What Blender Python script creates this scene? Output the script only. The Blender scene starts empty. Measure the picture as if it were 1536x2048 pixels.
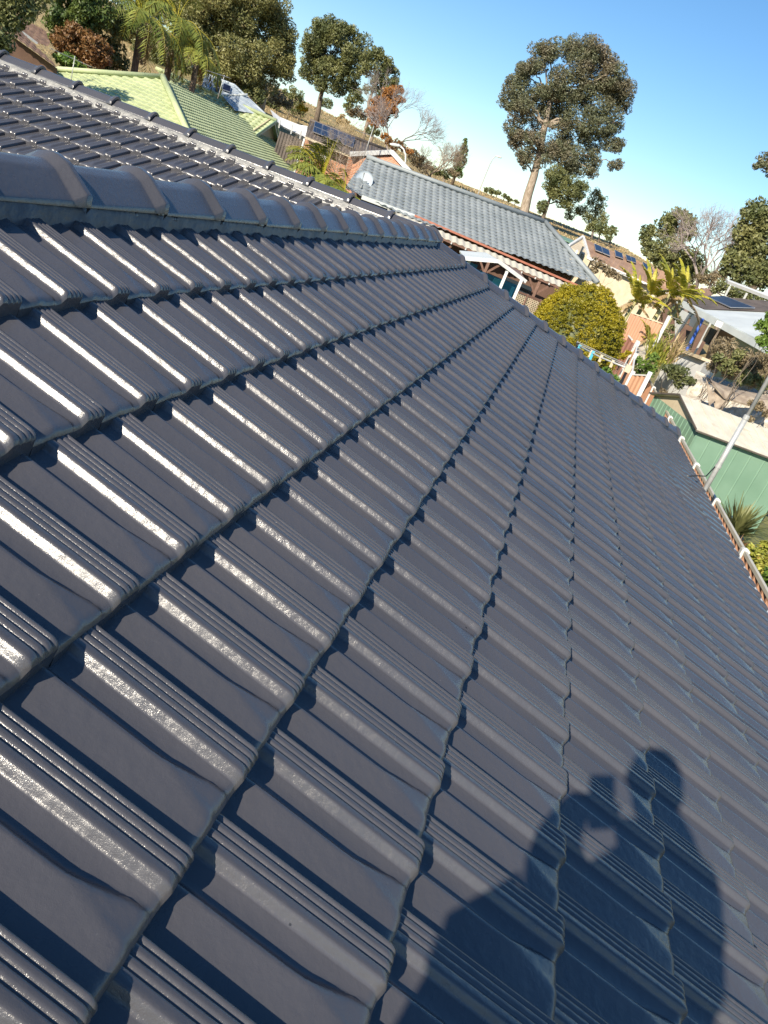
import bpy, bmesh, math, random
import numpy as np
from mathutils import Vector, Matrix, noise
R = math.radians
SC = bpy.context.scene
COL = SC.collection
# ------------------------------------------------------------------ camera, sky, sun, exposure
G = 4.45                                                        # the camera is 4.45 m above the yard
F = 1578.4                                                      # focal length in pixels of the 1536x2048 picture
M = np.array([[0.230109627, 0.300464617, -0.925619022],         # world axes seen from the camera (x right, y up, z back)
              [-0.907642641, 0.409366684, -0.092756419],
              [0.351047568, 0.861475439, 0.366913714]])
cam = bpy.data.objects.new('camera', bpy.data.cameras.new('camera'))
COL.objects.link(cam)
mw = Matrix([[*M[0], 0], [*M[1], 0], [*M[2], G], [0, 0, 0, 1]])
cam.matrix_world = mw
cam.data.sensor_fit = 'VERTICAL'; cam.data.sensor_height = 24; cam.data.lens = 24*F/2048
cam.data.clip_start = 0.02; cam.data.clip_end = 6000
SC.camera = cam
SUN = np.array([-0.8106, 0.2787, 0.5150]); SUN /= np.linalg.norm(SUN)
sun = bpy.data.objects.new('sun', bpy.data.lights.new('sun', 'SUN')); COL.objects.link(sun)
sun.data.energy = 5.0; sun.data.angle = R(0.55); sun.data.color = (1.0, 0.90, 0.74)
sun.rotation_euler = Vector(SUN).to_track_quat('Z', 'Y').to_euler(); sun.location = (-20, 8, 20)
w = bpy.data.worlds.new('World'); SC.world = w; w.use_nodes = True
nt = w.node_tree; bg = nt.nodes['Background']
sky = nt.nodes.new('ShaderNodeTexSky'); sky.sky_type = 'NISHITA'; sky.sun_disc = False
sky.sun_elevation = math.asin(SUN[2]); sky.sun_rotation = math.atan2(SUN[0], SUN[1])
sky.air_density = 1.0; sky.dust_density = 0.1; sky.ozone_density = 3.0; sky.altitude = 50
hs = nt.nodes.new('ShaderNodeHueSaturation'); hs.inputs['Saturation'].default_value = 1.2; hs.inputs['Value'].default_value = 1.0
nt.links.new(sky.outputs[0], hs.inputs['Color']); nt.links.new(hs.outputs[0], bg.inputs[0]); bg.inputs[1].default_value = 0.095
SC.view_settings.view_transform = 'Standard'; SC.view_settings.look = 'None'
SC.view_settings.exposure = 0.68; SC.view_settings.gamma = 1
SC.cycles.max_bounces = 6; SC.cycles.diffuse_bounces = 3; SC.cycles.glossy_bounces = 3
SC.cycles.caustics_reflective = False

# ------------------------------------------------------------------ helpers
def ray(px, py):
    return M @ np.array([px-768, 1024-py, -F], float)
def at(px, py, D):                                              # pixel and horizontal distance -> point
    r = ray(px, py); r = r*D/np.hypot(r[0], r[1]); return np.array([r[0], r[1], r[2]+G])
def atz(px, py, z):
    r = ray(px, py); r = r*(z-G)/r[2]; return np.array([r[0], r[1], z])
def plane3(a, b, c):
    n = np.cross(b-a, c-a); return a, n/np.linalg.norm(n)
def hit(px, py, pl):
    r = ray(px, py); o = np.array([0, 0, G]); t = ((pl[0]-o)@pl[1])/(r@pl[1]); return o+r*t
def unit(v): v = np.array(v, float); return v/np.linalg.norm(v)
def V(*a): return np.array(a, float)
UP = V(0, 0, 1)

def tag(o, label=None, cat=None, group=None, kind=None):
    if label: o['label'] = label
    if cat: o['category'] = cat
    if group: o['group'] = group
    if kind: o['kind'] = kind
    return o
def thing(name, label, cat, loc, group=None):
    o = bpy.data.objects.new(name, None); COL.objects.link(o); o.location = tuple(float(x) for x in loc)
    o.empty_display_size = .2
    return tag(o, label, cat, group)
def wloc(o):
    p = V(0, 0, 0)
    while o is not None: p = p+np.array(o.location); o = o.parent
    return p
class MB:
    def __init__(s): s.v = []; s.f = []; s.n = 0
    def add(s, v, f):
        v = np.asarray(v, float).reshape(-1, 3); s.v.append(v)
        s.f.extend([tuple(i+s.n for i in q) for q in f]); s.n += len(v); return s
    def box(s, c, half, ax=None):                               # ax = 3 axes
        ax = np.eye(3) if ax is None else np.array(ax, float); c = np.array(c, float)
        v = [c+ax[0]*half[0]*x+ax[1]*half[1]*y+ax[2]*half[2]*z for x in (-1, 1) for y in (-1, 1) for z in (-1, 1)]
        return s.add(v, [(0, 1, 3, 2), (4, 6, 7, 5), (0, 4, 5, 1), (2, 3, 7, 6), (0, 2, 6, 4), (1, 5, 7, 3)])
    def bar(s, a, b, wd, ht, up=UP):
        a = np.array(a, float); b = np.array(b, float); d = unit(b-a); q = np.cross(up, d)
        q = unit(q) if np.linalg.norm(q) > 1e-6 else V(1, 0, 0); r = np.cross(d, q)
        return s.box((a+b)/2, (np.linalg.norm(b-a)/2, wd/2, ht/2), (d, q, r))
    def tube(s, pts, rad, n=8, cap=True):
        pts = [np.array(p, float) for p in pts]; rad = [rad]*len(pts) if np.isscalar(rad) else rad
        vs = []; prev = None
        for i, p in enumerate(pts):
            d = unit(pts[min(i+1, len(pts)-1)]-pts[max(i-1, 0)]+1e-9)
            if prev is None: q = np.cross(d, V(.31, .17, .94) if abs(d[2]) < .9 else V(1, 0, 0))
            else: q = prev-d*(prev@d)
            q = unit(q); prev = q; r = np.cross(d, q)
            for k in range(n):
                a = 2*math.pi*k/n; vs.append(p+(q*math.cos(a)+r*math.sin(a))*rad[i])
        fs = [(i*n+k, i*n+(k+1) % n, (i+1)*n+(k+1) % n, (i+1)*n+k) for i in range(len(pts)-1) for k in range(n)]
        if cap: fs += [tuple(range(n))[::-1], tuple((len(pts)-1)*n+k for k in range(n))]
        return s.add(vs, fs)
    def slab(s, pts, th, nrm=None):                              # polygon with thickness, top at pts
        p = np.array(pts, float); n = len(p)
        nn = unit(np.cross(p[1]-p[0], p[2]-p[0])) if nrm is None else unit(nrm)
        if nrm is None and nn[2] < 0: nn = -nn
        return s.add(np.vstack([p, p-nn*th]), [tuple(range(n)), tuple(range(2*n-1, n-1, -1))]+[(i, (i+1) % n, n+(i+1) % n, n+i) for i in range(n)])
    def prism(s, pts, z0):                                       # vertical prism from polygon pts down to z0
        p = np.array(pts, float); n = len(p); q = p.copy(); q[:, 2] = z0
        return s.add(np.vstack([p, q]), [tuple(range(n)), tuple(range(2*n-1, n-1, -1))]+[(i, n+i, n+(i+1) % n, (i+1) % n) for i in range(n)])
    def build(s, name, mat, parent=None, smooth=False, loc=None, fixn=True):
        v = np.vstack(s.v)
        base = wloc(parent) if parent is not None else (np.array(loc, float) if loc is not None else V(v[:, 0].mean(), v[:, 1].mean(), v[:, 2].min()))
        me = bpy.data.meshes.new(name); me.from_pydata((v-base).tolist(), [], s.f); me.validate()
        if fixn:
            bm = bmesh.new(); bm.from_mesh(me); bmesh.ops.recalc_face_normals(bm, faces=bm.faces); bm.to_mesh(me); bm.free()
        if smooth: me.polygons.foreach_set('use_smooth', [True]*len(me.polygons))
        me.materials.append(mat); me.update()
        o = bpy.data.objects.new(name, me); COL.objects.link(o)
        if parent is not None: o.parent = parent
        else: o.location = tuple(base)
        return o
def quads(name, verts, mat, parent=None, loc=None, k=4, smooth=False):   # fast mesh of separate k-gons
    v = np.asarray(verts, np.float32).reshape(-1, 3); n = len(v)//k
    base = wloc(parent) if parent is not None else np.array(loc, float)
    v = (v-base).astype(np.float32)
    me = bpy.data.meshes.new(name); me.vertices.add(n*k); me.vertices.foreach_set('co', v.ravel())
    me.loops.add(n*k); me.loops.foreach_set('vertex_index', np.arange(n*k, dtype=np.int32))
    me.polygons.add(n); me.polygons.foreach_set('loop_start', np.arange(0, n*k, k, dtype=np.int32))
    try: me.polygons.foreach_set('loop_total', np.full(n, k, np.int32))
    except Exception: pass
    me.materials.append(mat); me.update(calc_edges=True)
    o = bpy.data.objects.new(name, me); COL.objects.link(o)
    if parent is not None: o.parent = parent
    else: o.location = tuple(base)
    return o

# ------------------------------------------------------------------ materials
def mat(name, c1, c2=None, scale=3.0, rough=.6, bump=0, bscale=60, metal=0, spec=.5, detail=4, coords='Object', c3=None, s3=40, f3=.3, stretch=None, trans=0, contrast=(.35, .65), bdist=.01):
    m = bpy.data.materials.new(name); m.use_nodes = True; t = m.node_tree; N = t.nodes; L = t.links
    b = N['Principled BSDF']; b.inputs['Roughness'].default_value = rough; b.inputs['Metallic'].default_value = metal
    b.inputs['Specular IOR Level'].default_value = spec
    b.inputs['Base Color'].default_value = (*c1, 1)
    tc = N.new('ShaderNodeTexCoord'); src = tc.outputs[coords]
    if stretch:
        mp = N.new('ShaderNodeMapping'); mp.inputs['Scale'].default_value = stretch; L.new(src, mp.inputs[0]); src = mp.outputs[0]
    last = None
    if c2 is not None:
        n = N.new('ShaderNodeTexNoise'); n.inputs['Scale'].default_value = scale; n.inputs['Detail'].default_value = detail; L.new(src, n.inputs['Vector'])
        r = N.new('ShaderNodeValToRGB'); r.color_ramp.elements[0].position = contrast[0]; r.color_ramp.elements[1].position = contrast[1]
        r.color_ramp.elements[0].color = (*c1, 1); r.color_ramp.elements[1].color = (*c2, 1)
        L.new(n.outputs[0], r.inputs[0]); last = r.outputs[0]
        if c3 is not None:
            n2 = N.new('ShaderNodeTexNoise'); n2.inputs['Scale'].default_value = s3; n2.inputs['Detail'].default_value = 3; L.new(src, n2.inputs['Vector'])
            r2 = N.new('ShaderNodeValToRGB'); r2.color_ramp.elements[0].position = 1-f3-.08; r2.color_ramp.elements[1].position = 1-f3+.04
            L.new(n2.outputs[0], r2.inputs[0])
            mx = N.new('ShaderNodeMixRGB'); L.new(r2.outputs[0], mx.inputs[0]); L.new(last, mx.inputs[1]); mx.inputs[2].default_value = (*c3, 1); last = mx.outputs[0]
        L.new(last, b.inputs['Base Color'])
    if bump:
        n = N.new('ShaderNodeTexNoise'); n.inputs['Scale'].default_value = bscale; n.inputs['Detail'].default_value = 3; L.new(src, n.inputs['Vector'])
        bp = N.new('ShaderNodeBump'); bp.inputs['Strength'].default_value = bump; bp.inputs['Distance'].default_value = bdist
        L.new(n.outputs[0], bp.inputs['Height']); L.new(bp.outputs[0], b.inputs['Normal'])
    if trans:
        tr = N.new('ShaderNodeBsdfTranslucent'); tr.inputs[0].default_value = (*(c2 or c1), 1)
        if last is not None: L.new(last, tr.inputs[0])
        ms = N.new('ShaderNodeMixShader'); ms.inputs[0].default_value = trans
        L.new(b.outputs[0], ms.inputs[1]); L.new(tr.outputs[0], ms.inputs[2]); L.new(ms.outputs[0], N['Material Output'].inputs[0])
    return m
def brick_mat(name, c1, c2, mortar, scale=1.0):
    m = bpy.data.materials.new(name); m.use_nodes = True; t = m.node_tree; N = t.nodes; L = t.links; b = N['Principled BSDF']
    b.inputs['Roughness'].default_value = .9
    tc = N.new('ShaderNodeTexCoord'); sp = N.new('ShaderNodeSeparateXYZ'); L.new(tc.outputs['Object'], sp.inputs[0])
    ad = N.new('ShaderNodeMath'); ad.operation = 'ADD'; L.new(sp.outputs[0], ad.inputs[0]); L.new(sp.outputs[1], ad.inputs[1])
    cb = N.new('ShaderNodeCombineXYZ'); L.new(ad.outputs[0], cb.inputs[0]); L.new(sp.outputs[2], cb.inputs[1])
    k = N.new('ShaderNodeTexBrick'); L.new(cb.outputs[0], k.inputs['Vector']); k.inputs['Scale'].default_value = scale
    k.inputs['Brick Width'].default_value = .24; k.inputs['Row Height'].default_value = .086; k.inputs['Mortar Size'].default_value = .009
    k.inputs['Color1'].default_value = (*c1, 1); k.inputs['Color2'].default_value = (*c2, 1); k.inputs['Mortar'].default_value = (*mortar, 1)
    L.new(k.outputs[0], b.inputs['Base Color']); return m

def paint_mat():
    m = bpy.data.materials.new('charcoal roof paint'); m.use_nodes = True; t = m.node_tree; N = t.nodes; L = t.links
    b = N['Principled BSDF']; tc = N.new('ShaderNodeTexCoord')
    b.inputs['Specular IOR Level'].default_value = .72
    def noi(sc, det=3):
        n = N.new('ShaderNodeTexNoise'); n.inputs['Scale'].default_value = sc; n.inputs['Detail'].default_value = det; L.new(tc.outputs['Object'], n.inputs['Vector']); return n.outputs[0]
    def ramp(x, p0, c0, p1, c1):
        r = N.new('ShaderNodeValToRGB'); r.color_ramp.elements[0].position = p0; r.color_ramp.elements[1].position = p1
        r.color_ramp.elements[0].color = c0; r.color_ramp.elements[1].color = c1; L.new(x, r.inputs[0]); return r.outputs[0]
    base = ramp(noi(2.3, 5), .3, (.063, .063, .071, 1), .75, (.077, .075, .083, 1))
    specks = ramp(noi(75, 2), .77, (0, 0, 0, 1), .80, (1, 1, 1, 1))
    mx = N.new('ShaderNodeMixRGB'); L.new(specks, mx.inputs[0]); L.new(base, mx.inputs[1]); mx.inputs[2].default_value = (.12, .12, .125, 1)
    dust = ramp(noi(1.1, 6), .52, (0, 0, 0, 1), .75, (.35, .35, .35, 1)); m2 = N.new('ShaderNodeMixRGB'); L.new(dust, m2.inputs[0]); L.new(mx.outputs[0], m2.inputs[1]); m2.inputs[2].default_value = (.085, .080, .078, 1)
    cel = N.new('ShaderNodeTexVoronoi'); cel.inputs['Scale'].default_value = 3.1; L.new(tc.outputs['Object'], cel.inputs['Vector'])
    sh = N.new('ShaderNodeSeparateColor'); L.new(cel.outputs['Color'], sh.inputs[0]); tone = ramp(sh.outputs[0], 0, (.88, .88, .89, 1), 1, (1.10, 1.09, 1.08, 1))
    m4 = N.new('ShaderNodeMixRGB'); m4.blend_type = 'MULTIPLY'; m4.inputs[0].default_value = .0; L.new(m2.outputs[0], m4.inputs[1]); L.new(tone, m4.inputs[2])
    chips = ramp(noi(21, 2), .19, (1, 1, 1, 1), .205, (0, 0, 0, 1)); m3 = N.new('ShaderNodeMixRGB'); L.new(chips, m3.inputs[0]); L.new(m2.outputs[0], m3.inputs[1]); m3.inputs[2].default_value = (.015, .015, .018, 1)
    L.new(m3.outputs[0], b.inputs['Base Color'])
    L.new(ramp(noi(9, 4), .3, (.20, .20, .20, 1), .7, (.32, .32, .32, 1)), b.inputs['Roughness'])
    b1 = N.new('ShaderNodeBump'); b1.inputs['Strength'].default_value = .36; b1.inputs['Distance'].default_value = .0009
    L.new(noi(750, 1), b1.inputs['Height'])
    b2 = N.new('ShaderNodeBump'); b2.inputs['Strength'].default_value = .5; b2.inputs['Distance'].default_value = .0035
    L.new(noi(38, 3), b2.inputs['Height']); L.new(b1.outputs[0], b2.inputs['Normal']); L.new(b2.outputs[0], b.inputs['Normal'])
    return m

MAT = {}
MAT['paint'] = paint_mat()
MAT['mortar_sunlit'] = mat('sunlit painted mortar', (.16, .16, .155), (.26, .255, .24), 12, .4, bump=.6, bscale=25, bdist=.012, detail=3)  # painted mortar again, with the sun's glossy brightness put into the colour
MAT['mortar'] = mat('painted mortar', (.030, .036, .052), (.055, .062, .08), 10, .45, bump=.5, bscale=22, bdist=.012, detail=3)
MAT['gutter'] = mat('pale painted steel', (.16, .20, .23), (.22, .26, .29), 2, .4)
MAT['wallbrick'] = brick_mat('brown brick', (.20, .11, .07), (.26, .15, .09), (.35, .32, .28))
MAT['redbrick'] = brick_mat('orange brick', (.42, .17, .09), (.52, .24, .13), (.45, .36, .28))
MAT['green_tile'] = mat('green painted tile', (.38, .43, .23), (.47, .52, .29), 1.2, .55, c3=(.34, .40, .22), s3=9, f3=.35)
MAT['grey_tile'] = mat('blue grey tile', (.20, .225, .235), (.26, .285, .295), 1.0, .55)
MAT['brown_tile'] = mat('brown tile', (.16, .10, .075), (.25, .16, .12), 1.5, .7, c3=(.10, .07, .06), s3=8, f3=.35)
MAT['tan_tile'] = mat('orange brown tile', (.27, .16, .10), (.36, .23, .15), 1.5, .7)
MAT['dark_tile'] = mat('dark brown tile', (.085, .07, .06), (.13, .105, .09), 2, .6)
MAT['steel_tile'] = mat('grey metal sheet', (.30, .35, .40), (.38, .43, .47), 2, .5)
MAT['white'] = mat('white paint', (.60, .60, .58), (.68, .68, .66), 3, .5)
MAT['cream'] = mat('cream paint', (.50, .41, .28), (.58, .49, .35), 3, .6)
MAT['grey_white'] = mat('pale grey sheet', (.52, .55, .54), (.62, .65, .63), 1, .45)
MAT['dark'] = mat('dark interior', (.02, .022, .024), (.035, .035, .035), 2, .8)
MAT['terracotta'] = mat('terracotta gutter', (.36, .13, .08), (.42, .17, .11), 3, .5)
MAT['brown_wall'] = mat('brown cladding', (.10, .055, .04), (.14, .08, .055), 2, .8)
MAT['brown_wood'] = mat('brown stained wood', (.14, .075, .05), (.20, .11, .08), 6, .7)
MAT['lace'] = mat('cream corrugated sheet', (.48, .45, .36), (.56, .52, .43), 3, .5)
MAT['blue'] = mat('teal blue wall', (.02, .16, .24), (.03, .20, .30), 3, .6)
MAT['cyan'] = mat('pale blue panel', (.06, .38, .52), (.08, .44, .58), 3, .5)
MAT['post_blue'] = mat('blue post', (.05, .13, .5), None, 3, .5)
MAT['solar'] = mat('solar cell', (.010, .012, .03), (.016, .02, .042), 3, .3, spec=.25)
MAT['glass'] = mat('window glass', (.03, .04, .05), None, rough=.08)
MAT['curtain'] = mat('curtain', (.6, .58, .52), (.3, .3, .28), 30, .9, stretch=(1, 1, .02))
MAT['alu'] = mat('aluminium', (.6, .6, .6), None, rough=.35, metal=.8)
MAT['galv'] = mat('galvanised pole', (.42, .43, .42), (.52, .52, .50), 20, .45, metal=.3)
MAT['fence_brown'] = mat('tan steel fence', (.46, .25, .155), (.52, .29, .18), 1.5, .55)
MAT['fence_dark'] = mat('brown steel fence', (.20, .085, .06), (.24, .11, .075), 1.5, .55)
MAT['shed_green'] = mat('green steel cladding', (.16, .27, .19), (.20, .32, .23), 1.2, .4)
MAT['shed_roof'] = mat('cream white sheet', (.58, .54, .43), (.66, .63, .53), 3, .5, c3=(.55, .48, .36), s3=4, f3=.28)
MAT['rock'] = mat('pale rock', (.38, .33, .26), (.62, .57, .49), 6, .9, bump=.6, bscale=20, bdist=.05)
MAT['cloth'] = mat('weathered shade cloth', (.22, .17, .13), (.36, .30, .23), 6, .95, bump=.5, bscale=30)
MAT['net'] = mat('white netting', (.6, .6, .58), (.74, .74, .72), 8, .9)
MAT['grass'] = mat('lawn and dry ground', (.12, .14, .04), (.30, .24, .12), .35, .95, c3=(.2, .19, .07), s3=3, f3=.4, coords='Object')
MAT['concrete'] = mat('concrete path', (.42, .38, .31), (.5, .46, .38), 2, .9)
MAT['bark_pale'] = mat('pale gum bark', (.20, .155, .11), (.40, .33, .26), 3, .8, stretch=(3, 3, .6))
MAT['bark_dark'] = mat('dark bark', (.10, .075, .055), (.20, .16, .12), 5, .9, stretch=(3, 3, .6))
MAT['twig'] = mat('bare twigs', (.24, .18, .13), (.34, .27, .21), 3, .9)
MAT['twig_grey'] = mat('grey bare twigs', (.22, .18, .17), (.32, .27, .25), 3, .9)
def leafmat(name, a, b, scale=.8, c3=None, f3=.3, rough=.5, trans=.25): return mat(name, a, b, scale, rough, c3=c3, s3=scale*6, f3=f3, trans=trans)
MAT['gum'] = leafmat('gum leaves', (0.163, 0.175, 0.065), (0.312, 0.294, 0.112), .35, (0.288, 0.213, 0.112), .3)
MAT['gum_red'] = leafmat('gum leaves with russet tips', (0.138, 0.150, 0.082), (0.234, 0.180, 0.126), .10, (0.168, 0.180, 0.102), .45)
MAT['gum_dark'] = leafmat('dark olive leaves', (0.098, 0.120, 0.046), (0.221, 0.224, 0.081), .5, (0.260, 0.234, 0.104), .25)
MAT['olive'] = leafmat('olive leaves', (0.114, 0.138, 0.049), (0.259, 0.251, 0.097), .6)
MAT['green'] = leafmat('bright green leaves', (0.072, 0.156, 0.024), (0.180, 0.264, 0.048), .8, (0.240, 0.288, 0.036), .3)
MAT['conifer'] = leafmat('conifer foliage', (0.053, 0.093, 0.024), (0.150, 0.195, 0.042), 1.0)
MAT['rust'] = leafmat('rusty brown foliage', (.17, .085, .03), (.27, .14, .05), .8, (.09, .09, .03), .35)
MAT['orange'] = leafmat('orange autumn leaves', (.30, .13, .035), (.42, .20, .05), .8, (.18, .10, .04), .3)
MAT['golden'] = leafmat('golden conifer foliage', (.22, .20, .012), (.42, .34, .02), 1.6, (.13, .14, .012), .3)
MAT['yellow'] = leafmat('yellow flowers', (.65, .42, .02), (.75, .5, .03), 2)
MAT['dry'] = leafmat('dry brown twiggy leaves', (.20, .15, .085), (.31, .25, .15), 1, (.12, .12, .05), .3)
MAT['straw'] = leafmat('straw', (.42, .31, .15), (.52, .40, .22), 1)
MAT['palm'] = leafmat('palm fronds', (0.111, 0.150, 0.029), (0.273, 0.299, 0.058), .9, (0.416, 0.312, 0.091), .3)
MAT['palm_dry'] = leafmat('dead palm fronds', (.34, .22, .11), (.46, .33, .18), 2)
MAT['banana'] = leafmat('banana leaves', (.32, .32, .03), (.58, .48, .06), 1.2, (.13, .20, .02), .35, trans=.25)
MAT['banana_dry'] = leafmat('dried banana leaves', (.34, .23, .12), (.46, .33, .18), 2)
MAT['bark_banana'] = mat('banana stem', (.30, .28, .12), (.42, .38, .2), 4, .6)
MAT['skin'] = mat('skin', (.55, .33, .23), (.6, .37, .26), 8, .5)
MAT['shirt'] = mat('navy cotton', (.03, .04, .08), (.05, .06, .1), 20, .9)
MAT['trousers'] = mat('grey work trousers', (.12, .12, .12), (.16, .16, .15), 20, .9)
MAT['hair'] = mat('brown hair', (.06, .04, .025), (.09, .06, .04), 40, .6)
MAT['phone'] = mat('black phone', (.02, .02, .02), None, rough=.2)
MAT['pot'] = mat('dark pot', (.04, .045, .05), (.07, .075, .08), 6, .5)
MAT['sand_pot'] = mat('sand stone pot', (.45, .36, .25), (.52, .43, .31), 10, .8)
MAT['red_yellow'] = leafmat('grassy yellow leaves', (.30, .33, .05), (.48, .46, .10), 2, (.4, .2, .08), .3)

# ------------------------------------------------------------------ terrain
AZ = [-60, -30, -14, -10, -5.4, -2.4, 4.6, 10, 15, 21, 30, 36, 60]
EL = [.2, .2, .3, .6, 1.05, 1.50, 1.45, 1.45, 1.9, 2.3, 2.9, 3.4, 3.6]
def ground(x, y):
    D = math.hypot(x, y)
    if x < 1: return 0.0
    az = math.degrees(math.atan2(y, x)); e = float(np.interp(az, AZ, EL)); top = G+150*math.tan(R(e))
    if D < 26: z = 0
    elif D < 150:
        t = (D-26)/124; z = top*(.35*t+.65*(t*t*(3-2*t)))
    else:
        t = min((D-150)/250, 1); z = top*(1-t*t*(3-2*t))
    if D > 30: z += .5*min(1, (D-30)/60)*noise.noise(Vector((x*.03, y*.03, 0)))+.12*noise.noise(Vector((x*.2, y*.2, 4)))*min(1, (D-30)/40)
    return z
def terrain():
    m = MB(); azs = list(np.arange(-80, 80.1, 1.0)); Ds = [0.5, 3, 6, 10, 15, 20, 24, 27, 30, 34, 38, 43, 48, 54, 60, 67, 75, 83, 92, 101, 110, 119, 128, 136, 143, 148, 152, 158, 170, 190, 220, 260, 320, 400, 600, 1000, 2000, 4000]
    v = []
    for D in Ds:
        for a in azs:
            x, y = D*math.cos(R(a)), D*math.sin(R(a)); v.append((x, y, ground(x, y)))
    n = len(azs); f = [(i*n+j, i*n+j+1, (i+1)*n+j+1, (i+1)*n+j) for i in range(len(Ds)-1) for j in range(n-1)]
    # the rest of the circle behind the camera, flat
    k = len(v)
    for D in Ds:
        for a in np.arange(80, 280.1, 10): v.append((D*math.cos(R(a)), D*math.sin(R(a)), ground(D*math.cos(R(a)), D*math.sin(R(a))) if D*math.cos(R(a)) > 1 else 0))
    q = 21; f += [(k+i*q+j, k+i*q+j+1, k+(i+1)*q+j+1, k+(i+1)*q+j) for i in range(len(Ds)-1) for j in range(q-1)]
    mt = bpy.data.materials.new('dry hill grass'); mt.use_nodes = True; t = mt.node_tree; N = t.nodes; L = t.links; b = N['Principled BSDF']; b.inputs['Roughness'].default_value = .95
    tc = N.new('ShaderNodeTexCoord')
    def noi(s, d=4):
        x = N.new('ShaderNodeTexNoise'); x.inputs['Scale'].default_value = s; x.inputs['Detail'].default_value = d; L.new(tc.outputs['Object'], x.inputs['Vector']); return x.outputs[0]
    def rp(x, p0, c0, p1, c1):
        r = N.new('ShaderNodeValToRGB'); r.color_ramp.elements[0].position = p0; r.color_ramp.elements[1].position = p1; r.color_ramp.elements[0].color = (*c0, 1); r.color_ramp.elements[1].color = (*c1, 1); L.new(x, r.inputs[0]); return r.outputs[0]
    def mix(f_, a, b_):
        x = N.new('ShaderNodeMixRGB'); L.new(f_, x.inputs[0]); L.new(a, x.inputs[1]); L.new(b_, x.inputs[2]); return x.outputs[0]
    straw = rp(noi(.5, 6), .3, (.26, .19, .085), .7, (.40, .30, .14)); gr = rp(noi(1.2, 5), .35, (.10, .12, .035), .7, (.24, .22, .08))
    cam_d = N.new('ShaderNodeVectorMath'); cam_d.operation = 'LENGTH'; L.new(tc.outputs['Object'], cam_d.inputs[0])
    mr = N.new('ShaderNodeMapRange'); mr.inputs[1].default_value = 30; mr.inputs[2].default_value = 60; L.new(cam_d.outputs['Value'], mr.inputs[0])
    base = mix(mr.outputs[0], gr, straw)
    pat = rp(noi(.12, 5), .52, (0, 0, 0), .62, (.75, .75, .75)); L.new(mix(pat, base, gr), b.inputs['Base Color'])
    bp = N.new('ShaderNodeBump'); bp.inputs['Distance'].default_value = .3; bp.inputs['Strength'].default_value = .8; L.new(noi(3, 5), bp.inputs['Height']); L.new(bp.outputs[0], b.inputs['Normal'])
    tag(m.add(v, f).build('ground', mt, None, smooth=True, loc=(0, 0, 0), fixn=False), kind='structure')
terrain()

# ------------------------------------------------------------------ tiled roofs
def sm(x, a, b):
    t = np.clip((x-a)/(b-a), 0, 1); return t*t*(3-2*t)
TS_HI = np.array([0, .012, .03, .05, .09, .14, .19, .24, .29, .33, .36, .385, .41, .435, .46, .49, .52, .55, .56, .59, .615, .64, .645, .652, .664, .676, .688, .697, .706, .722, .74, .756, .768, .777, .785, .793, .802, .815, .830, .841, .849, .857, .865, .873, .886, .902, .914, .922, .930, .938, .947, .958, .968, .976, .985, .992])
TS_MD = np.array([0, .02, .06, .14, .24, .33, .385, .43, .47, .53, .59, .63, .651, .675, .697, .707, .74, .77, .79, .82, .857, .88, .92, .955, .975, .992])
TS_LO = np.array([0, .03, .2, .385, .47, 0.6, .65, .697, .72, .78, .85, .96, .99])
def profile(t, s):                                              # height of one charcoal tile across (t) and down (s)
    tc = .385+.10*sm(s, .62, .97)
    pan = .001+.0190*np.clip((t-.03)/(tc-.03), 0, 1)**1.25
    chan = .0005+.0*t
    fall = sm(t, tc, tc+.085)
    z = pan*(1-fall)+chan*fall
    q = np.clip((t-.475)/.183, 0, 1); f_ = np.clip((t-.656)/.040, 0, 1); z = z+.0085*q**1.8+.0195*(1.2*f_-.2*f_**2)
    z = z+.0010*np.sin(math.pi*np.clip((t-.696)/.05, 0, 1))
    for g0 in (.785, .857, .93): z = z-.0055*np.exp(-((t-g0)/.0105)**2)
    z = z-.0280*sm(t, .968, .99)
    # bevelled front of the pan
    s0 = .985-.30*sm(t, .10, .40); bev = .0200-.048*np.clip(s-s0, 0, 1)
    z = np.where(t < tc+.09, np.minimum(z, np.maximum(bev, -.002)), z)
    return z-.0290-.007*np.clip((s-.955)/.045, 0, 1)**2
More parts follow.
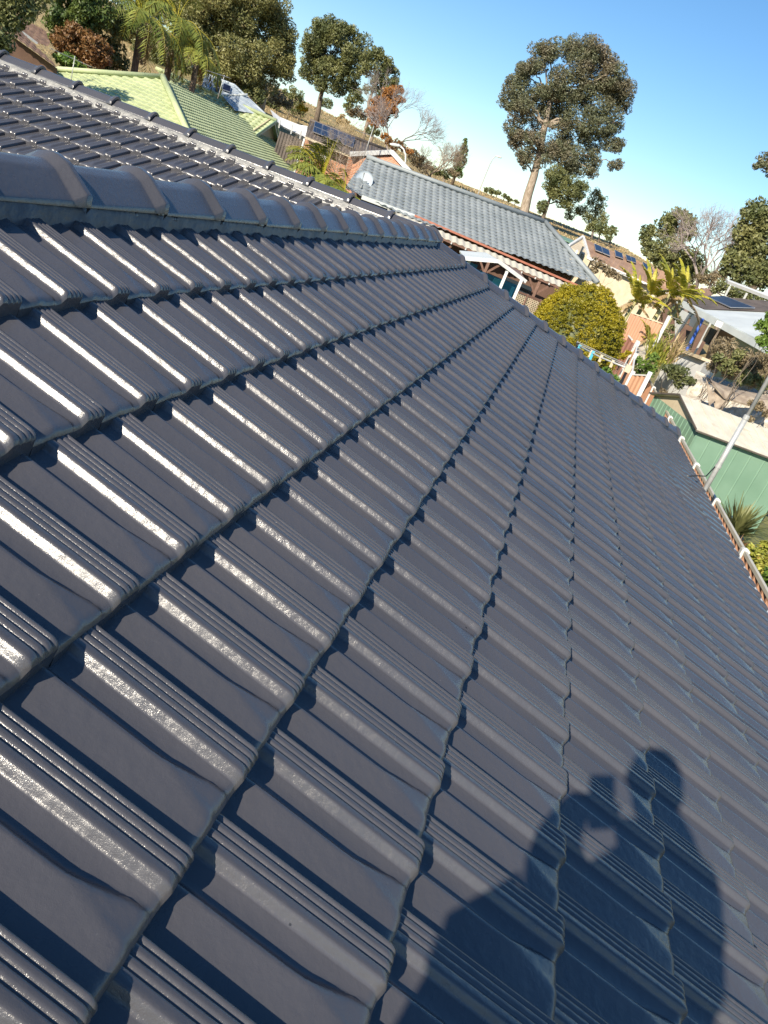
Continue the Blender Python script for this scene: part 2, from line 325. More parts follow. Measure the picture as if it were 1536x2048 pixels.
def tile_grid(ts, ss, W, g, step, rnd, prof=profile):
    T, S = np.meshgrid(ts, ss); n = prof(T, S)-step*(1-S)
    n = n+(rnd.random()-.5)*.0025+(S-1)*(rnd.random()-.5)*.008+(T-.5)*(rnd.random()-.5)*.005
    u = (T+(rnd.random()-.5)*.010)*W; v = (1-S)*g+(rnd.random()-.5)*.003
    rot = (rnd.random()-.5)*.014; u, v = u-v*rot, v+u*rot*.6; P = np.stack([u, v, n], -1); P = P.reshape(-1, 3); r, c = len(ss), len(ts)
    f = [(i*c+j, (i+1)*c+j, (i+1)*c+j+1, i*c+j+1) for i in range(r-1) for j in range(c-1)]
    # nose skirt (own vertices for a crisp edge), slightly rounded, and side skirts
    b0 = (r-1)*c; e = P[b0:b0+c].copy(); a1 = e.copy(); a1[:, 1] -= .006; a1[:, 2] -= .008
    a2 = a1.copy(); a2[:, 2] = -step-.030; a2[:, 1] -= .007
    k = len(P); P = np.vstack([P, a1, a1, a2])
    f += [(b0+j, k+j, k+j+1, b0+j+1) for j in range(c-1)]+[(k+c+j, k+2*c+j, k+2*c+j+1, k+c+j+1) for j in range(c-1)]
    k = len(P); q = P[[i*c for i in range(r)]]; q2 = q.copy(); q2[:, 2] -= .02
    q3 = P[[i*c+c-1 for i in range(r)]]; q4 = q3.copy(); q4[:, 2] -= .02
    P = np.vstack([P, q, q2, q3, q4])
    f += [(k+i, k+i+1, k+r+i+1, k+r+i) for i in range(r-1)]+[(k+2*r+i, k+3*r+i, k+3*r+i+1, k+2*r+i+1) for i in range(r-1)]
    return P, f
def clip_mesh(P, f, cuts):                                      # cuts: (point, normal) in local uvn coordinates; keeps the inner side
    bm = bmesh.new(); vs = [bm.verts.new(p) for p in P]
    for q in f:
        try: bm.faces.new([vs[i] for i in q])
        except ValueError: pass
    for p, n in cuts:
        bmesh.ops.bisect_plane(bm, geom=bm.verts[:]+bm.edges[:]+bm.faces[:], plane_co=Vector(p), plane_no=Vector(n), clear_outer=True)
    bm.verts.index_update()
    P2 = np.array([v.co[:] for v in bm.verts]).reshape(-1, 3); f2 = [tuple(v.index for v in q.verts) for q in bm.faces]; bm.free()
    return P2, f2
def tiled_face(name, material, parent, O, u, v, n, poly, W, g, j0=0., v0=0., step=.042, lod=None, prof=profile, seed=1, bond=.5, smooth=True):
    """poly: convex outline in (u, v) metres on the plane; tiles fill it and are cut along it."""
    O, u, v, n = map(np.array, (O, u, v, n)); poly = [np.array(p, float) for p in poly]
    area = sum(a[0]*b[1]-a[1]*b[0] for a, b in zip(poly, poly[1:]+poly[:1]))
    if area < 0: poly = poly[::-1]
    cuts = []
    for a, b in zip(poly, poly[1:]+poly[:1]):
        d = b-a; nn = V(d[1], -d[0], 0)/np.hypot(*d); cuts.append((V(a[0], a[1], 0), nn))
    us = [p[0] for p in poly]; vs = [p[1] for p in poly]; rnd = random.Random(seed)
    Vv = []; Ff = []; cnt = 0
    for k in range(int((min(vs)-v0)/g)-2, int((max(vs)-v0)/g)+2):
        for i in range(int((min(us)-j0)/W)-2, int((max(us)-j0)/W)+2):
            uu = j0+W*(i+bond*(k % 2)); vv = v0+g*k
            cor = np.array([(uu-.02, vv-.02), (uu+W+.02, vv-.02), (uu-.02, vv+g*1.1), (uu+W+.02, vv+g*1.1)])
            ins = True; out = False; need = []
            for (p, nn) in cuts:
                d = (cor-p[:2])@nn[:2]
                if d.min() > -.01: out = True; break
                if d.max() > 0: need.append((p, nn))
            if out: continue
            c3 = O+u*(uu+W/2)+v*(vv+g/2); dist = np.linalg.norm(c3-V(0, 0, G))
            ts, ss = lod(dist)
            P, f = tile_grid(ts, ss, W, g, step, rnd, prof)
            P = P+V(uu, vv, 0)
            if need:
                P, f = clip_mesh(P, f, need)
                if not len(f): continue
            Vv.append(O+np.outer(P[:, 0], u)+np.outer(P[:, 1], v)+np.outer(P[:, 2], n)); Ff.extend([tuple(a+cnt for a in q) for q in f]); cnt += len(P)
    m = MB(); m.v = Vv; m.f = Ff; m.n = cnt
    return m.build(name, material, parent, smooth=smooth, fixn=False)
SS_HI = np.array([-.09, 0, .15, .35, .5, .6, .66, .70, .74, .78, .82, .86, .89, .92, .945, .965, .98, .992, 1.0])
SS_MD = np.array([-.09, .2, .5, .65, .74, .82, .90, .955, .985, 1.0]); SS_LO = np.array([-.06, .6, .85, .97, 1.0])
def lod_main(d):
    if d < 4.2: return TS_HI, SS_HI
    if d < 9: return TS_MD, SS_MD
    return TS_LO, SS_LO
TS_FAR = np.array([0, .2, .4, .5, .7, .9, .99]); SS_FAR = np.array([-.02, .9, 1.0])
def prof_wave(t, s): return -.02+.018*np.cos(2*math.pi*(t-.4))+0*s
def prof_deep(t, s): return -.05+.045*np.cos(2*math.pi*(t-.4))-.02*np.clip((s-.7)/.3, 0, 1)
def prof_flat(t, s): return -.01+.004*np.cos(2*math.pi*(t-.4))+0*s
def lod_far(d): return TS_FAR, SS_FAR

# ------------------------------------------------------------------ our house
PHI = R(20.33); c_, s_ = math.cos(PHI), math.sin(PHI); H = 1.0068; Wt, g_ = .2695, .3963
V0 = -.1998; J0 = .9243; Yr = 1.7815; Xa = 10.077; vE = -3.40
Of = V(0, H*s_, G-H*c_); vv_ = V(0, c_, s_); nn_ = V(0, -s_, c_); uu_ = V(1, 0, 0)
vR = (Yr-H*s_)/c_; Zp = (Of+vv_*vR)[2]; Ye = Of[1]+vE*c_; Ze = Of[2]+vE*s_; run = Yr-Ye
house = thing('house', 'charcoal tiled house roof filling the foreground, freshly painted and glossy', 'house', (5, 2, 0))
X0 = -4.0
tiled_face('roof', MAT['paint'], house, Of, uu_, vv_, nn_, [(X0, vE-.01), (Xa+run, vE-.01), (Xa, vR), (X0, vR)], Wt, g_, J0, V0, lod=lod_main)
# back face of the same ridge, up to the valley
Yb = Yr+run
O2 = V(0, Yr, Zp); vb = V(0, -c_, s_); nb = V(0, s_, c_); L_ = run/c_
lod_b = lambda d: (TS_LO, SS_LO)
tiled_face('roof', MAT['paint'], house, O2, V(-1, 0, 0), vb, nb, [(-Xa, 0), (4, 0), (4, -L_), (-(Xa-run), -L_)], Wt, g_, 0, -.1, lod=lod_b, seed=3)
# wing ridge running to the left: the face towards us, and the face beyond
Yw = 13.5
O3 = V(Xa, Yr, Zp); v3 = V(c_, 0, s_); n3 = V(-s_, 0, c_)
tiled_face('roof', MAT['paint'], house, O3, V(0, -1, 0), v3, n3, [(0, 0), (-(Yw-Yr), 0), (-(Yw-Yr), -L_), (-run, -L_)], Wt, g_, .12, -.17, lod=lambda d: ((TS_MD, SS_MD) if d < 13 else (TS_LO, SS_LO)), seed=5)
v4 = V(-c_, 0, s_); n4 = V(s_, 0, c_)
tiled_face('roof', MAT['paint'], house, O3, V(0, 1, 0), v4, n4, [(0, 0), (Yw-Yr, 0), (Yw-Yr, -L_), (-run, -L_)], Wt, g_, .1, -.1, lod=lod_b, seed=6)
CAPW = [(-.138, -.012), (-.137, -.005), (-.134, -.001), (-.128, .0045), (-.055, .0685), (-.048, .0735), (-.039, .0775), (-.015, .086), (0, .088), (.015, .086), (.039, .0775), (.048, .0735), (.055, .0685), (.128, .0045), (.134, -.001), (.137, -.005), (.138, -.012)]
def cap_mesh(p, d, side, up, ln, k=1.0):                        # one ridge cap from p along d
    m = MB(); ss = [-.04, .3, .60, .82, .85, .86, .87, .90, .935, .945, .955, .985, .992, 1.0]; vs = []
    for s in ss:
        q = float(np.clip((s-.86)/.085, 0, 1)); lift = .002+.016*s+.026*q-.007*(s > .995); wid = 1+.05*s+.12*q
        for (a, b) in CAPW: vs.append(p+d*(s*ln*1.03)+side*a*k*wid+up*(b*k+lift*(1 if b > -.01 else .25)))
    n = len(CAPW); f = [(i*n+j, i*n+j+1, (i+1)*n+j+1, (i+1)*n+j) for i in range(len(ss)-1) for j in range(n-1)]
    e = [(len(ss)-1)*n+j for j in range(n)]; k0 = len(vs)
    for q in e: vs.append(np.array(vs[q]))
    for q in e: vs.append(np.array(vs[q])-up*.026*1.0-(np.array(vs[q])-(p+d*ln))@side*side*.09)
    f += [(k0+j, k0+j+1, k0+n+j+1, k0+n+j) for j in range(n-1)]
    return m.add(vs, f)
def ridge(a, b, up, ln, first=0., mm='mortar', mo=0., name='ridge_cap', k=1.0, mat_='paint', parent=None, mortar=True, low=.075, seed=1):
    a = np.array(a, float); b = np.array(b, float); d = unit(b-a); side = unit(np.cross(d, up)); up = unit(np.cross(side, d)); n = int(np.linalg.norm(b-a)/ln-first/ln)+1
    rr = random.Random(seed)
    for i in range(n):
        p = a+d*(first+ln*i); l2 = min(ln, np.linalg.norm(b-a)-(first+ln*i))
        if l2 < .06: continue
        j = rr.uniform(-.004, .004)
        cap_mesh(p+up*j+side*rr.uniform(-.004, .004), unit(d+side*rr.uniform(-.008, .008)), side, up, l2, k).build(name, MAT[mat_], parent or house, smooth=True, fixn=False)
    if mortar:
        m = MB(); st = np.arange(0, np.linalg.norm(b-a), .03)
        for sg in (-1, 1):
            vs = []
            for s in st:
                w1 = .004*noise.noise(Vector((s*9+seed, sg*3, 0)))*1.5; p = a+d*s
                vs += [p+side*sg*(.115+w1)*k+up*.012*k, p+side*sg*(.137+w1*2+mo*.3)-up*.022*k, p+side*sg*(.150+w1*2+mo)-up*low]
            m.add(vs, [(i*3+j, i*3+j+1, (i+1)*3+j+1, (i+1)*3+j) for i in range(len(st)-1) for j in range(2)])
        m.build('mortar_bed', MAT[mm], parent or house, smooth=True, fixn=False)
capz = G-.3535-.1+.004
ridge((-3.5, Yr, capz-.006), (Xa+.12, Yr, capz-.006), UP, .5512, first=(2.6249+3.5) % .5512, low=.125, seed=2)
ridge((Xa, Yw, capz+.012), (Xa, Yr+.1, capz+.012), UP, .5512, first=(Yw-6.7041) % .5512, low=.23, seed=4, k=.86, mm='mortar_sunlit', mo=.015)
hipd = unit(V(1, -1, -math.tan(PHI)))
ridge(V(Xa-.02, Yr+.02, capz-.03), V(Xa+run, Ye, Ze-.02), unit(np.cross(V(1, 1, 0), hipd)*-1) if np.cross(V(1, 1, 0), hipd)[2] < 0 else unit(np.cross(V(1, 1, 0), hipd)), .47, first=.15, low=.10, seed=7, k=.9)
# gutter, fascia and walls
m = MB(); gz = Ze-.05
m.bar((X0, Ye-.045, gz-.075), (Xa+run+.05, Ye-.045, gz-.075), .08, .07); m.build('gutter', MAT['gutter'], house)
MB().bar((X0, Ye+.0, gz-.08), (Xa+run, Ye+.0, gz-.08), .02, .18).build('fascia', MAT['white'], house)
m = MB(); m.box(((X0+Xa+run)/2-.3, (Ye+Yb)/2+.1, (Ze-.1)/2), ((Xa+run-X0)/2-.45, (Yb-Ye)/2-.5, (Ze-.1)/2)); m.build('wall', MAT['wallbrick'], house)
m = MB(); m.box((Xa, (Yb+Yw)/2, (Ze-.12)/2), (run-.5, (Yw-Yb)/2+.4, (Ze-.12)/2)); m.build('wall', MAT['wallbrick'], house)

# mast clipped to the gutter
pb = at(1415, 970, 11.45)
mast = thing('antenna_mast', 'tall bare galvanised mast rising from the gutter in front of the green shed', 'mast', pb)
MB().tube([pb-UP*.35, pb+UP*1.05], .036, 12).build('lower_tube', MAT['galv'], mast, smooth=True)
MB().tube([pb+UP*.95, pb+UP*3.6], .029, 12).build('upper_tube', MAT['galv'], mast, smooth=True)
m = MB(); m.tube([pb+V(0, 0, -.30), pb+V(-.1, .12, -.22), pb+V(-.2, .35, -.2)], .012, 6); m.build('bracket', MAT['galv'], mast)
m = MB(); m.tube([pb+V(.0, .03, .28), pb+V(-.1, .1, .12), pb+V(-.2, .22, .1), pb+V(-.3, .38, .05)], .009, 6); m.build('cable', MAT['phone'], mast, smooth=True)
MB().tube([pb+UP*.27, pb+UP*.31], .042, 12).build('clamp', MAT['galv'], mast)
MB().tube([pb+UP*.99, pb+UP*1.04], .041, 12).build('clamp', MAT['galv'], mast)

# ------------------------------------------------------------------ foliage builders
def rndunit(r, n):
    v = r.normal(size=(n, 3)); return v/np.linalg.norm(v, axis=1)[:, None]
def leaves(r, C, rad, n, L, Wd, droop=0., shell=.45, squash=.85):
    """n small bent leaf blades inside an ellipsoid at C."""
    d = rndunit(r, n); q = rad*(shell+(1-shell)*r.random(n))**.6
    p = C+d*q[:, None]*np.array([1, 1, squash])
    ax = rndunit(r, n); ax[:, 2] = ax[:, 2]*(1-droop)-droop; ax /= np.linalg.norm(ax, axis=1)[:, None]
    o = d*.6+rndunit(r, n)*.7+np.array([0, 0, .25]); b = np.cross(ax, o); b /= np.linalg.norm(b, axis=1)[:, None]+1e-9
    s = (.6+.8*r.random(n))[:, None]
    a = ax*L*s*.5; b = b*Wd*s*.5
    return np.stack([p-a, p+b-a*.1, p+a, p-b-a*.1], 1)
def crown(seed, lobes, L, Wd, dens=1., droop=0., sub=9, subr=.42, squash=.85, shell=.5):
    r = np.random.default_rng(seed); out = []; centres = []
    for C, rad in lobes:
        k = sub
        for i in range(k):
            d = rndunit(r, 1)[0]; c = C+d*rad*(.35+.5*r.random())*np.array([1, 1, squash]); rr = rad*subr*(.65+.6*r.random())
            rr *= 1.12; n = int(dens*26*(rr*rr)/(L*Wd)*.36)+6; centres.append((c, rr))
            out.append(leaves(r, c, rr, n, L, Wd, droop, shell, .8))
    return np.vstack(out), centres
def limb_tubes(m, base, forks, r0, seed, sag=.15, n=7, wob=.05):
    """tapered limbs from base to every fork target."""
    rr = np.random.default_rng(seed)
    for tgt, r1 in forks:
        tgt = np.array(tgt, float); L = np.linalg.norm(tgt-base); pts = []; k = 7
        for i in range(k+1):
            t = i/k; p = base*(1-t)+tgt*t; p = p+UP*sag*L*math.sin(math.pi*t)*.5
            if 0 < i < k: p = p+rr.normal(size=3)*wob*L*.5
            pts.append(p)
        m.tube(pts, [r0*(1-i/k)+r1*i/k for i in range(k+1)], n)
def tree(name, label, cat, base, trunk, lobes, leaf, bark, L, Wd, r0, seed=1, dens=1., droop=0., sub=9, subr=.42, group=None, limbs=True, twigs=0, squash=.85, shell=.5, sag=.12):
    base = np.array(base, float); root = thing(name, label, cat, base, group)
    m = MB(); pts = [base-UP*.3]+[np.array(p, float) for p in trunk]; k = len(pts)
    m.tube(pts, [r0*(1.15-.65*i/max(k-1, 1)) for i in range(k)], 10)
    q, cs = crown(seed, lobes, L, Wd, dens, droop, sub, subr, squash, shell)
    if limbs:
        rr = random.Random(seed)
        for C, rad in lobes:
            src = min(pts[1:], key=lambda p: np.linalg.norm(p-C)+max(0, (p[2]-C[2]))*2)
            limb_tubes(m, src, [(C, r0*.07)], r0*.24, seed+int(rad*10), sag)
        for (c, rad) in cs[::max(1, 6-twigs)]:
            if twigs:
                C = min(lobes, key=lambda l: np.linalg.norm(l[0]-c))[0]; limb_tubes(m, C, [(c, r0*.03)], r0*.08, seed, 0, 4)
    m.build('trunk', MAT[bark], root, smooth=True, fixn=False)
    quads('crown', q, MAT[leaf], root)
    return root
def pl(pts, D, oz=0):                                            # pixel lobes (x, y, r) -> lobes at distance D
    rr = random.Random(7); out = []
    for p in pts:
        d = D+(p[3] if len(p) > 3 else rr.uniform(-1, 1)*p[2]/F*D*.7); out.append((at(p[0], p[1], d), p[2]/F*D))
    return out
def gpos(px, py, D):                                             # foot of a thing: at that bearing, on the ground
    p = at(px, py, D); return V(p[0], p[1], ground(p[0], p[1]))
def bare_tree(name, label, base, top, spread, mat_, r0, seed, depth=5, group=None, cat='bare tree', k=3, ang=.55, nseg=4):
    base = np.array(base, float); root = thing(name, label, cat, base, group); m = MB(); rr = np.random.default_rng(seed)
    H_ = np.linalg.norm(np.array(top)-base); tr = MB()
    def grow(p, d, L, r, lv, mm):
        q = p; pts = [p]
        for i in range(nseg): d = unit(d+rr.normal(size=3)*.11+UP*.03); q = q+d*L/nseg; pts.append(q)
        mm.tube(pts, [r*(1-.45*i/nseg) for i in range(nseg+1)], 3 if lv > 1 else 6, cap=False)
        if lv >= depth: return
        for j in range(k+(lv > 1)):
            t = rndunit(rr, 1)[0]; t = unit(t-d*(t@d)); a = ang*(.6+.8*rr.random())*spread
            grow(pts[-1] if j < 2 else pts[-2], unit(d*math.cos(a)+t*math.sin(a)+UP*.05), L*(.62+.22*rr.random()), r*.55, lv+1, m)
    grow(base-UP*.2, unit(np.array(top)-base), H_*.36, r0, 0, tr)
    tr.build('trunk', MAT[mat_], root, smooth=True, fixn=False); m.build('branches', MAT[mat_], root, fixn=False)
    return root
def frond(out, stems, base, d, L, droop, r, ll=.35, lw=.035, n=26, hang=.5):
    d = unit(d); p = np.array(base, float); side = unit(np.cross(d, UP)+1e-6); pts = [p]; dd = d.copy()
    for i in range(n):
        dd = unit(dd-UP*droop/n*(.6+1.2*i/n)); p = p+dd*L/n; pts.append(p)
        t = i/n
        if t > .12:
            l = ll*math.sin(math.pi*min(1, .18+.82*t))**.6+.04
            for sg in (-1, 1):
                v = unit(side*sg*1.0+dd*.55-UP*(hang*(.4+.9*r.random()))+r.normal(size=3)*.10)*l*(.8+.4*r.random()); wv = unit(np.cross(v, UP+dd*.5))*lw
                out.append([p-wv*.5, p+v*.5+wv*.5-UP*.0, p+v-UP*l*.12, p+v*.5-wv*.5])
    stems.tube(pts, [.022*(1-.8*i/n) for i in range(n+1)], 4, cap=False)
def palm(name, label, base, top, nf, L, seed, leaf='palm', dead=0, r0=.16, group=None, ll=.5, droop=1.7, lw=.045, el=(.1, 1.25)):
    base = np.array(base, float); top = np.array(top, float); root = thing(name, label, 'palm', base, group); r = np.random.default_rng(seed)
    MB().tube([base-UP*.2, base*.5+top*.5+V(.1, .05, 0), top], [r0*1.2, r0, r0*.85], 10).build('trunk', MAT['bark_dark'], root, smooth=True)
    out = []; st = MB()
    for i in range(nf):
        a = 2.399*i+r.random()*.4; e = el[0]+(el[1]-el[0])*((i*.618) % 1)
        frond(out, st, top+UP*.1, V(math.cos(a)*math.cos(e), math.sin(a)*math.cos(e), math.sin(e)), L*(.8+.35*r.random()), droop*(.8+.4*r.random()), r, ll, lw)
    quads('fronds', np.array(out), MAT[leaf], root); st.build('frond_stems', MAT['banana'], root, fixn=False)
    if dead:
        out = []; st = MB()
        for i in range(dead):
            a = 2.1*i; frond(out, st, top-UP*.15, V(math.cos(a), math.sin(a), -.6), L*.6, 1.6, r, ll*.7, lw)
        quads('dead_fronds', np.array(out), MAT['palm_dry'], root)
    return root
def banana(name, label, base, H_, seed, n=9, L=1.7, group=None, lean=V(0, 0, 0), dry=2):
    base = np.array(base, float); root = thing(name, label, 'banana plant', base, group); r = np.random.default_rng(seed)
    top = base+UP*H_+lean
    MB().tube([base-UP*.1, base*.5+top*.5+lean*-.1, top], [.12, .10, .06], 9).build('stem', MAT['bark_banana'], root, smooth=True)
    for kind in ('banana', 'banana_dry'):
        out = []; cnt = n if kind == 'banana' else dry
        for i in range(cnt):
            a = 2.399*i+r.random()*.5; e = (.25+1.15*((i*.618) % 1)) if kind == 'banana' else -.2; d = V(math.cos(a)*math.cos(e), math.sin(a)*math.cos(e), math.sin(e))
            p = top.copy(); dd = d; LL = L*(.75+.5*r.random()); K = 22; side = unit(np.cross(d, UP)); tw = r.uniform(-.5, .5)
            for j in range(K):
                dd = unit(dd-UP*(1.25/K)*(.3+1.6*j/K)); q = p+dd*LL/K; t = (j+.5)/K
                wd = .18*math.sin(math.pi*min(1, .12+.86*t))**.55*(LL/1.7) if t > .12 else .015
                nrm = unit(np.cross(side, dd))
                for sg in (-1, 1):
                    gap = .86 if (j+i) % 3 else .62
                    e1 = side*sg*wd*(1+.08*r.normal())-nrm*wd*(.35+.25*r.random())+nrm*sg*tw*wd*.3+dd*wd*.22
                    out.append([p, q, q*gap+p*(1-gap)+e1, p+e1*(.97)])
                p = q
        if out: quads('leaf_blades' if kind == 'banana' else 'dry_leaves', np.array(out), MAT[kind], root)
    return root
def shrub(name, label, px, py, rpx, D, leaf, L, Wd, seed, extra=(), dens=1., group=None, cat='shrub', drop=True, sub=12, droop=0., subr=.42):
    lobes = pl([(px, py, rpx)]+list(extra), D); b = gpos(px, py, D)
    if b[2] > lobes[0][0][2]: b[2] = lobes[0][0][2]-lobes[0][1]
    return tree(name, label, cat, b, [b*.5+lobes[0][0]*.5], lobes, leaf, 'bark_dark', L, Wd, .05, seed, dens, droop, sub, subr, group=group)

# ------------------------------------------------------------------ neighbouring roofs
def roof_px(name, m_, parent, pln, pxs, eave, W, g, prof=prof_wave, step=.03, seed=1, ext=None, lod=lod_far, j0=0, v0=0):
    n = pln[1]*(1 if pln[1][2] > 0 else -1); eave = unit(eave); v = unit(np.cross(n, eave))
    if v[2] < 0: v = -v
    u = unit(np.cross(v, n)); O = pln[0]
    pts = [hit(a, b, pln) for a, b in pxs]+(ext or []); poly = [((p-O)@u, (p-O)@v) for p in pts]
    cs = sorted(set(poly)); h_ = []
    for sq in (cs, cs[::-1]):
        w_ = []
        for p in sq:
            while len(w_) > 1 and (w_[-1][0]-w_[-2][0])*(p[1]-w_[-2][1])-(w_[-1][1]-w_[-2][1])*(p[0]-w_[-2][0]) <= 0: w_.pop()
            w_.append(p)
        h_ += w_[:-1]
    tiled_face(name, MAT[m_], parent, O, u, v, n, h_, W, g, j0, v0, step=step, lod=lod, prof=prof, seed=seed, bond=0)
    return O, u, v, n
def solar(parent, pln, q, cols, rows, name='solar_panel'):       # q: four pixels tl, tr, br, bl on the plane
    n = pln[1]*(1 if pln[1][2] > 0 else -1); c = [hit(a, b, pln)+n*.12 for a, b in q]
    for i in range(cols):
        for j in range(rows):
            def P(s, t): return (c[0]*(1-s)+c[1]*s)*(1-t)+(c[3]*(1-s)+c[2]*s)*t
            e = .03; s0, s1, t0, t1 = i/cols, (i+1)/cols, j/rows, (j+1)/rows
            fr = [P(s0+e/cols, t0+e/rows), P(s1-e/cols, t0+e/rows), P(s1-e/cols, t1-e/rows), P(s0+e/cols, t1-e/rows)]
            f_ = MB().slab(fr, .04, n).build(name, MAT['alu'], parent)
            e = .07; ce = [P(s0+e/cols, t0+e/rows)+n*.006, P(s1-e/cols, t0+e/rows)+n*.006, P(s1-e/cols, t1-e/rows)+n*.006, P(s0+e/cols, t1-e/rows)+n*.006]
            MB().slab(ce, .004, n).build('cells', MAT['solar'], f_)
def capline(parent, pts, m_, r=.10, name='ridge_cap'):
    MB().tube([p+UP*.02 for p in pts], r, 8).build(name, MAT[m_], parent, smooth=True)
def antenna(label, foot, top, boom_a, boom_b, D, n=7, el=.5, group='television antennas on the neighbouring roofs', second=None):
    f_, t_ = at(*foot, D), at(*top, D); root = thing('tv_antenna', label, 'antenna', f_, group)
    MB().tube([f_-UP*.2, t_], .022, 6).build('mast', MAT['galv'], root, smooth=True)
    m = MB(); a, b = at(*boom_a, D-.6), at(*boom_b, D+.6); m.tube([a, b], .014, 5); d = unit(b-a); s2 = unit(np.cross(d, UP))
    for i in range(n):
        p = a+(b-a)*(i+.3)/n; l = el*(.55+.45*i/n); m.tube([p-s2*l, p+s2*l], .008, 4)
    if second:
        a, b = at(*second[0], D), at(*second[1], D); m.tube([a, b], .014, 5)
        for i in range(4): p = a+(b-a)*(i+.5)/4; m.tube([p-UP*.18, p+UP*.18], .008, 4)
    m.build('aerial', MAT['alu'], root)
    return root

# green-roofed house (its roofs run parallel to ours, turned five degrees)
DG = 45.; e1 = V(math.cos(R(5)), math.sin(R(5)), 0); e2 = V(-math.sin(R(5)), math.cos(R(5)), 0); PG = .49
gh = thing('green_roof_house', 'house under a pale green tiled hip roof with a small gable', 'house', gpos(330, 200, DG+3))
A1 = at(325, 154, DG)
F2 = (A1, unit(-e2*PG+UP)); F1 = (A1, unit(-e1*PG+UP))
lodg = lambda d: (np.array([0, .25, .5, .75, .99]), SS_FAR)
roof_px('roof', 'green_tile', gh, F2, [(325, 154), (627, 306), (720, 372), (560, 430), (391, 300)], e1, .26, .245, step=.05, lod=lodg)
roof_px('roof', 'green_tile', gh, F1, [(325, 154), (85, 137), (30, 137), (60, 230), (391, 300)], e2, .34, .34, step=.05, lod=lodg, prof=lambda t, s: prof_deep(t, s)*.5)
p_ridge2 = hit(490, 232, F2)
gz0 = at(553, 242, 1.0); kk = None
best = None
for Dg in np.arange(44, 62, .1):                                 # gablet apex distance so that its plane meets the lower ridge
    a = at(553, 242, Dg); F3 = (a, unit(-e1*PG+UP)); d = abs((p_ridge2-a)@F3[1])
    if best is None or d < best[0]: best = (d, Dg)
ga = at(553, 242, best[1]); F3 = (ga+UP*.03, unit(-e1*PG+UP))
roof_px('gablet_roof', 'green_tile', gh, F3, [(312, 137), (553, 242), (512, 271), (330, 158)], e2, .40, .40, step=.05, lod=lodg, prof=prof_deep)
gl = hit(512, 271, F3); rr_ = 2*(ga-gl)@e1; grr = gl+e1*rr_
gr2 = V(*(ga+e1*((ga-gl)@e1)-UP*((ga-gl)[2])))
m = MB(); m.slab([ga+e2*.4, gl+e2*.4, gr2+e2*.4], .05, -e2); m.build('gable_wall', MAT['cream'], gh)
m = MB(); m.slab([ga, ga+e2*6, gr2+e2*6, gr2], .04); m.build('gablet_roof', MAT['green_tile'], gh)
m = MB(); m.bar(ga-UP*.02, gl-UP*.02, .04, .16); m.bar(ga-UP*.02, gr2-UP*.02, .04, .16); m.build('barge_board', MAT['shed_green'], gh)
m = MB(); m.bar(ga-UP*.16+e2*.05, gl-UP*.16+e2*.05, .03, .12); m.bar(ga-UP*.16+e2*.05, gr2-UP*.16+e2*.05, .03, .12); m.build('barge_trim', MAT['grey_white'], gh)
capline(gh, [A1, hit(391, 300, F2)], 'green_tile', .15); capline(gh, [A1, hit(85, 137, F1)], 'green_tile', .12)
capline(gh, [ga, hit(312, 137, F3)], 'green_tile', .12); capline(gh, [hit(568, 283, F2), hit(627, 306, F2)], 'green_tile', .11)
m = MB(); c0 = A1+e1*7-e2*0+UP*0; m.box(V(c0[0], c0[1], (A1[2]-2.6)/2), (10, 4.2, (A1[2]-2.6)/2), (e1, e2, UP)); m.build('wall', MAT['redbrick'], gh)
antenna('small television antenna on a leaning mast at the left hip of the green roof', (142, 162), (150, 112), (101, 97), (181, 133), 43, 6, .45)
antenna('television antenna in front of the grey roof with solar panels', (437, 190), (449, 150), (414, 141), (457, 155), 52, 7, .4)

# far grey house with solar panels
fg = thing('grey_metal_house', 'distant house with light grey roof and solar panels beyond the green roof', 'house', gpos(470, 200, 62))
p1 = (at(489, 191, 60), unit(V(-.42, -.15, .9))); roof_px('roof', 'steel_tile', fg, p1, [(410, 148), (469, 171), (489, 191), (440, 200), (400, 182)], e2, .35, .45, step=.03, prof=prof_flat)
p2 = (at(495, 192, 58), unit(V(-.42, -.25, .9))); roof_px('roof', 'steel_tile', fg, p2, [(446, 192), (495, 191), (530, 230), (470, 220)], e2, .35, .45, step=.03, prof=prof_flat)
solar(fg, p1, [(446, 169), (462, 176), (460, 188), (443, 182)], 1, 1); solar(fg, p1, [(430, 163), (443, 168), (440, 180), (428, 175)], 1, 1); solar(fg, p1, [(430, 177), (440, 181), (437, 191), (428, 187)], 1, 1)
capline(fg, [at(446, 192, 57.8), at(495, 190, 57.8)], 'grey_white', .08); capline(fg, [at(410, 148, 61), at(469, 171, 60.8), at(489, 191, 59.8), at(530, 229, 57.6)], 'steel_tile', .08)
gb = gpos(470, 200, 62); MB().box(V(gb[0]+1, gb[1], gb[2]+.4), (3.5, 2.6, 1.0)).build('wall', MAT['redbrick'], fg)

# netting cage and grey sheet fence behind the green roof
t = thing('netting_cage', 'sagging white garden netting stretched over poles behind the green roof', 'netting', gpos(580, 250, 58))
nn = MB(); top_ = [(541, 219), (560, 234), (582, 243), (600, 250), (615, 252)]; bot_ = [(549, 238), (564, 252), (585, 262), (602, 271), (612, 275)]
vs = [at(a, b, 58) for a, b in top_]+[at(a, b, 56.5) for a, b in bot_]; vs += [p+V(.05, 0, -.06) for p in vs]
nn.add(vs, [(i, i+1, i+6, i+5) for i in range(4)]+[(i+10, i+15, i+16, i+11) for i in range(4)]+[(i, i+10, i+11, i+1) for i in range(4)]); nn.build('net', MAT['net'], t)
for a, b, c, d in ((560, 240, 558, 256), (585, 248, 582, 268), (602, 262, 599, 284), (549, 236, 548, 248)): MB().tube([at(a, b, 56.3), at(c, d, 56.3)], .04, 5).build('pole', MAT['white'], t)
